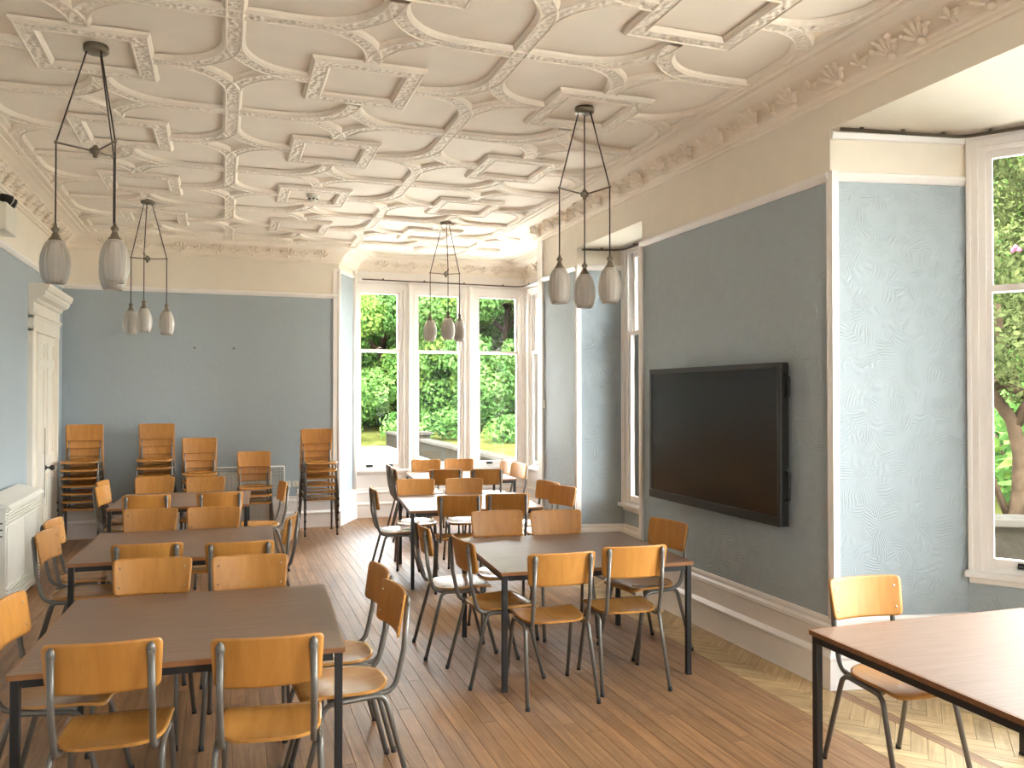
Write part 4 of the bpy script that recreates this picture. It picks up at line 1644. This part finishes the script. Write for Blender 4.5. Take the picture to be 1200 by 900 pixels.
def foliage_mesh(name, seed, clumps, leaf, mats, per):
    """leaf quads scattered over rounded clumps"""
    rng = np.random.default_rng(seed)
    V, F, mi = [], [], []
    tot = 0
    for (cx, cy, cz, r, m) in clumps:
        n = int(per * r * r)
        dirs = rng.normal(size=(n, 3))
        dirs /= np.linalg.norm(dirs, axis=1)[:, None]
        rad = r * (0.62 + 0.42 * rng.random(n) ** 0.6)
        lump = 1 + 0.18 * np.sin(dirs[:, 0] * 5 + seed) * np.sin(dirs[:, 1] * 6) * np.sin(dirs[:, 2] * 5 + 1)
        c = np.array([cx, cy, cz]) + dirs * (rad * lump)[:, None] * np.array([1, 1, 0.85])
        nrm = dirs + rng.normal(size=(n, 3)) * 0.7 + np.array([0, 0, 0.35])
        nrm /= np.linalg.norm(nrm, axis=1)[:, None]
        up = rng.normal(size=(n, 3))
        t = np.cross(nrm, up)
        t /= np.linalg.norm(t, axis=1)[:, None]
        bt = np.cross(nrm, t)
        s = leaf * (0.6 + 0.8 * rng.random(n))[:, None]
        q = np.stack([c - t * s, c - bt * s * 0.5 + nrm * s * 0.12, c + t * s, c + bt * s * 0.5 + nrm * s * 0.12], 1).reshape(-1, 3)
        V.append(q)
        mi += [m] * n
        tot += n
    V = np.concatenate(V)
    me = bpy.data.meshes.new(name)
    idx = np.arange(tot * 4).reshape(-1, 4)
    me.from_pydata(V.tolist(), [], idx.tolist())
    for m in mats:
        me.materials.append(m)
    me.polygons.foreach_set('material_index', mi)
    me.update()
    return me


def tree_clumps(seed, h, w, n):
    rng = random.Random(seed)
    out = []
    for i in range(n):
        t = rng.random()
        z = h * (0.04 + 0.92 * t)
        rr = w * (0.55 + 0.45 * math.sin(math.pi * min(1, 0.25 + t * 0.7)))
        a = rng.uniform(0, 2 * math.pi)
        q = rr * math.sqrt(rng.random())
        out.append((q * math.cos(a), q * math.sin(a), z, rng.uniform(0.11, 0.19) * h * 0.8, rng.choice([0, 0, 1, 2])))
    return out


LM = [M['leaf_a'], M['leaf_b'], M['leaf_c']]
tree_me = [foliage_mesh('foliage', s, tree_clumps(s, 15, 5.5, 56), 0.15, LM, 480) for s in (1, 2, 3)]


def trunk_mesh(name, h, r, seed, nb=6):
    rng = random.Random(seed)
    mb = MB()
    pts = [(0, 0, -0.4)]
    x = y = 0
    for k in range(1, 7):
        x += rng.uniform(-0.25, 0.25)
        y += rng.uniform(-0.25, 0.25)
        pts.append((x, y, h * k / 6))
    mb.tube(pts, [r * (1 - 0.12 * k) for k in range(7)], 10)
    for b in range(nb):
        k = rng.randint(2, 5)
        a = rng.uniform(0, 6.28)
        p = Vector(pts[k])
        l = rng.uniform(0.3, 0.5) * h
        q = p + Vector((math.cos(a) * l * 0.5, math.sin(a) * l * 0.5, l * 0.35))
        e = p + Vector((math.cos(a) * l, math.sin(a) * l, l * 0.45))
        mb.tube([p, q, e], [r * 0.5, r * 0.32, r * 0.12], 7)
    return mb.mesh(name, M['bark'])


trunk_me = [trunk_mesh('trunk', 10, 0.35, s) for s in (4, 5, 6)]
TREES = [
    (3.5, 62, 1.05, 'leafy tree behind the drive, left edge of the corner bay view'),
    (11.5, 60, 1.05, 'leafy tree filling the left window of the corner bay'),
    (19.0, 57, 1.05, 'leafy tree filling the middle window of the corner bay'),
    (25.5, 52, 1.05, 'leafy tree filling the right window of the corner bay'),
    (32.0, 46, 1.05, 'leafy tree far right beyond the corner bay windows'),
    (-6.0, 64, 1.1, 'leafy tree left beyond the corner bay, hidden by the back wall'),
    (16.0, 72, 1.45, 'taller leafy tree behind the others in the corner bay view'),
    (29.0, 66, 1.4, 'taller leafy tree at the right rear in the corner bay view'),
    (4.0, 76, 1.45, 'taller leafy tree at the left rear in the corner bay view'),
    (28.0, 33, 0.8, 'bushy tree on the grass beyond the window alcove'),
    (21.0, 17.5, 0.6, 'bright green tree behind the rhododendron by the right bay'),
    (31.0, 24.0, 0.85, 'bright green tree behind the stone wall left of the rhododendron'),
]
for i, (x, y, s, lab) in enumerate(TREES):
    t = thing('leafy_tree', lab, 'tree', (x, y, gz(x, y) if y < 47 else -1.25 + (y - 47) * 0.05), i * 2.1, 'trees outside')
    t.scale = (s, s, s)
    f = place('foliage', tree_me[i % 3], t)
    f['kind'] = 'stuff'
    place('trunk', trunk_me[i % 3], t)

# low undergrowth at the foot of the trees
sh_me = foliage_mesh('foliage', 9, [(random.uniform(-1.6, 1.6), random.uniform(-0.8, 0.8), random.uniform(0.2, 1.3), random.uniform(0.5, 0.9), random.choice([0, 1, 2])) for _ in range(14)], 0.16, LM, 160)
SHL = ['undergrowth shrub farthest left across the drive, mostly hidden by the back wall', 'undergrowth shrub across the drive at the left edge of the corner bay view',
       'undergrowth shrub under the trees in the left window of the corner bay', 'undergrowth shrub on the grass behind the first wall pier',
       'undergrowth shrub in the middle window of the corner bay', 'undergrowth shrub right in the middle window of the corner bay',
       'undergrowth shrub low in the right window of the corner bay', 'undergrowth shrub nearest behind the long wall, at the right bay window edge',
       'green shrub behind the rhododendron trunk outside the right bay', 'green shrub left behind the rhododendron outside the right bay',
       'green shrub right behind the rhododendron outside the right bay']
for i, (x, y) in enumerate([(2, 55), (6.5, 51.0), (11.5, 50.0), (16, 46.5), (19.5, 46.5), (21, 41), (20.5, 36), (18.5, 29.5), (13.0, 10.4), (15.5, 13.2), (12.5, 9.0)]):
    t = thing('shrub', SHL[i], 'shrub', (x, y, (gz(x, y) if y < 47 else -1.25 + (y - 47) * 0.05) + 0.1), i * 1.3, 'undergrowth shrubs')
    t.scale = (1.15, 1.15, 1.15)
    f = place('foliage', sh_me, t)
    f['kind'] = 'stuff'
    mb = MB()
    for q in range(4):
        mb.tube([(0.1 * q - 0.2, 0, -0.2), (0.5 * q - 0.8, 0.2 * q - 0.3, 0.9)], 0.03, 5)
    mb.build('stem', M['bark'], t)

# rhododendron outside the right bay
bx, by, bz = from_cam(1196, 10.9, 0.0)
rh = thing('rhododendron_tree', 'twisted rhododendron with pink flowers outside the right bay window', 'tree', (bx, by, -0.1))
rx, ry = Vector((0.9446, -0.3282, 0)), Vector((0.3282, 0.9446, 0))


def rp(r, f, z):
    return tuple(rx * r + ry * f + Vector((0, 0, z)))


mb = MB()
mb.tube([rp(-0.12, 0, -0.1), rp(-0.02, 0, 0.5), rp(0.02, 0.05, 1.0), rp(-0.05, 0.1, 1.45), rp(-0.35, 0.1, 1.85), rp(-0.62, 0.1, 2.2), rp(-0.8, 0.1, 2.8)], [0.125, 0.10, 0.092, 0.085, 0.07, 0.058, 0.04], 10)
mb.tube([rp(-0.02, 0.08, 1.40), rp(0.15, 0.0, 1.8), rp(0.35, 0.0, 2.4), rp(0.3, 0.1, 3.1)], [0.075, 0.065, 0.05, 0.035], 8)
mb.tube([rp(-0.05, 0.1, 2.0), rp(-0.25, 0.0, 2.35), rp(-0.3, 0.0, 3.0)], [0.07, 0.06, 0.04], 8)
mb.tube([rp(0.3, 0.1, 1.7), rp(-0.15, 0.15, 1.95), rp(-0.55, 0.2, 1.75)], [0.07, 0.065, 0.05], 8)
mb.tube([rp(-0.15, 0.05, 0.2), rp(-0.42, 0.1, 0.9), rp(-0.5, 0.1, 1.6)], [0.05, 0.04, 0.02], 7)
mb.build('trunk', M['bark'], rh)
rng = random.Random(11)
cl = []
for k in range(46):
    a, z = rng.uniform(0, 6.28), rng.uniform(2.0, 5.6)
    q = 1.9 * math.sqrt(rng.random()) * (1.0 if z > 2.5 else 0.8)
    cl.append((q * math.cos(a), q * math.sin(a), z, rng.uniform(0.35, 0.6), 0))
f = place('foliage', foliage_mesh('foliage', 21, cl, 0.045, [M['leaf_r']], 2400), rh)
f['kind'] = 'stuff'
for k in range(16):
    c = cl[rng.randrange(len(cl))]
    d = Vector((-0.75 + rng.uniform(-0.4, 0.4), -0.55 + rng.uniform(-0.4, 0.4), rng.uniform(-0.3, 0.5))).normalized()
    p = Vector(c[:3]) + d * c[3] * 1.0
    mb = MB()
    for q in range(7):
        a = q * 0.9
        mb.ball(p + Vector((math.cos(a) * 0.035, math.sin(a) * 0.035, 0.02 * math.sin(q * 2))), 0.026, 5, 3)
    mb.build('flower', M['petal'], rh)
